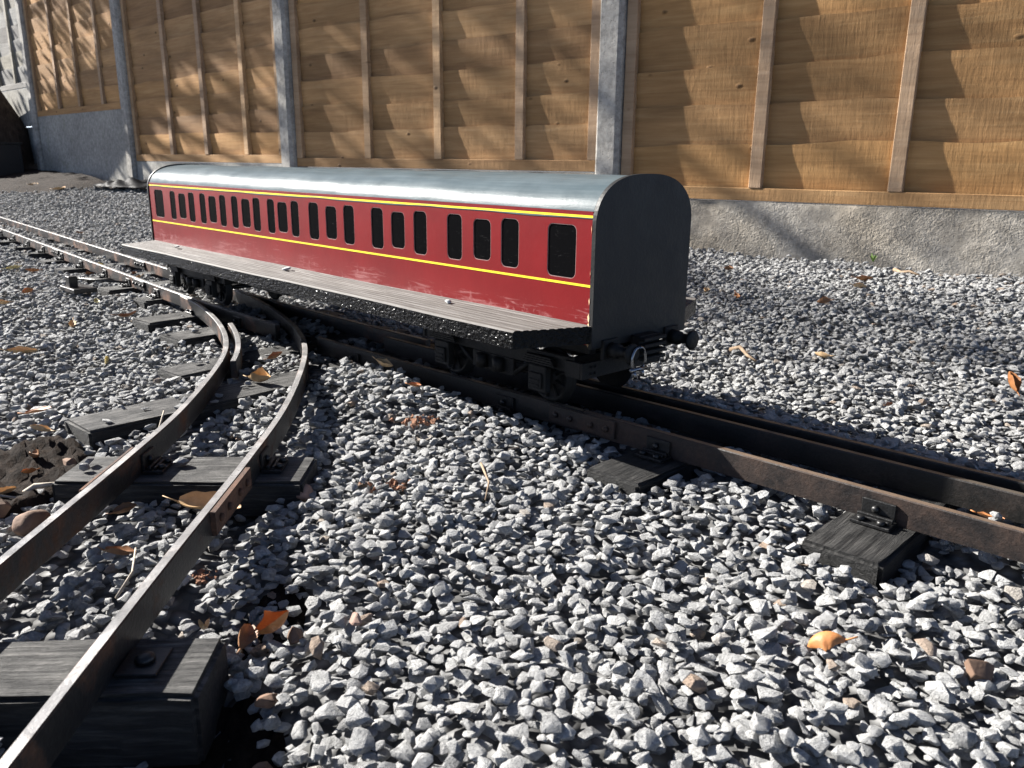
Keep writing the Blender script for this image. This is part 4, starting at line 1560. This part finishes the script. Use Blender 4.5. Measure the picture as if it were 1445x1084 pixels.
o = sheeting().build('plastic_sheet', M['sheet'], None, (-5.55, 1.27, zs(-5.55, 1.27)+.005), (0, 0, .1))
tag(o, 'crumpled black plastic sheet at the foot of the fence beyond the coach', 'plastic sheet')

# leaning tree whose boughs dapple the fence
tree = empty('leaning_tree', (-8.45, 1.33, .1), 0, 'leaning rough brown tree trunk rising behind the black planter box', 'tree')
T = Vector((-8.45, 1.33, .1))
rt = random.Random(4)
path = [Vector((-8.20, 1.33, .05)), Vector((-8.20, 1.33, .50)), Vector((-8.45, 1.07, 1.14)), Vector((-8.70, .80, 1.8)), Vector((-8.85, .60, 2.4)), Vector((-8.90, .45, 3.0)), Vector((-8.80, .30, 3.7))]
mb = MB(); mb.tube([p-T for p in path], [.23, .17, .155, .14, .125, .11, .08], 18)
mb.build('trunk', M['bark'], tree)
limbs = MB(); lv = MB()
BACK = -Vector((1.55, .475, -1.0))


def fyz(x): return float(fence_y(np.array(x)))


# boughs: (point their shade falls on, distance up the sunbeam, spread, leaves)
BOUGHS = []
for k in range(15): x = rt.uniform(-4.0, -2.1); BOUGHS.append((Vector((x, fyz(x), rt.uniform(.25, 1.25))), rt.uniform(3.3, 4.0), .19, 30))
for k in range(11):
    x = rt.uniform(-5.8, -4.0); BOUGHS.append((Vector((x, fyz(x), rt.uniform(.75, 1.4)+.25*max(0, x+5.2))), rt.uniform(2.4, 3.4), .12, 26))
for k in range(13): x = rt.uniform(-7.5, -6.05); BOUGHS.append((Vector((x, fyz(x), rt.uniform(.2, 1.25))), rt.uniform(1.6, 2.6), .12, 46))
for (x, z_, n_) in ((-1.75, .75, 10), (-1.35, .1, 12), (-.75, .12, 10), (-1.2, .95, 10), (-.5, .35, 8), (-.95, .45, 8)): BOUGHS.append((Vector((x, fyz(x), z_)), rt.uniform(4.2, 5.0), .16, n_))
for (x, y, n_) in ((-1.0, .95, 18), (-.72, .80, 18), (-.45, .92, 15), (-.25, .72, 16), (-.95, .72, 13), (-.1, .6, 16), (-.55, 1.15, 16), (-.6, .62, 12), (-1.45, 1.2, 14)): BOUGHS.append((Vector((x, y, 0)), rt.uniform(4.6, 5.4), .13, n_))
for (tp, kk, sp, nl) in BOUGHS:
    c = tp+BACK*kk
    b = path[3].lerp(path[6], rt.random()) if c.z > 3 else path[2].lerp(path[5], rt.random())
    mid = b.lerp(c, .55)+Vector((rt.gauss(0, .12), rt.gauss(0, .12), .16+rt.gauss(0, .08)))
    pts = [b.lerp(mid, t_).lerp(mid.lerp(c, t_), t_) for t_ in (0, .2, .4, .6, .8, 1)]
    limbs.tube([p-T for p in pts], [.022*(1-.14*i) for i in range(6)], 6)
    for q in range(3):
        d2 = Vector((rt.gauss(0, 1), rt.gauss(0, 1), rt.gauss(0, .6))).normalized()
        limbs.tube([c-T, c+d2*sp*.8-T, c+d2*sp*1.4+Vector((0, 0, .03))-T], [.006, .004, .002], 5)
    for q in range(nl):
        p = c+Vector((rt.gauss(0, sp), rt.gauss(0, sp), rt.gauss(0, sp*.8)))-T
        a = Vector((rt.gauss(0, 1), rt.gauss(0, 1), rt.gauss(0, .6))).normalized()
        b_ = a.orthogonal().normalized(); L_ = rt.uniform(.06, .10); w_ = L_*.26
        lv.add([p, p+a*L_*.5+b_*w_, p+a*L_, p+a*L_*.5-b_*w_], [[0, 1, 2, 3]])
limbs.build('limbs', M['bark'], tree)
o = lv.build('crown', M['leaf_green'], tree)
o['kind'] = 'stuff'
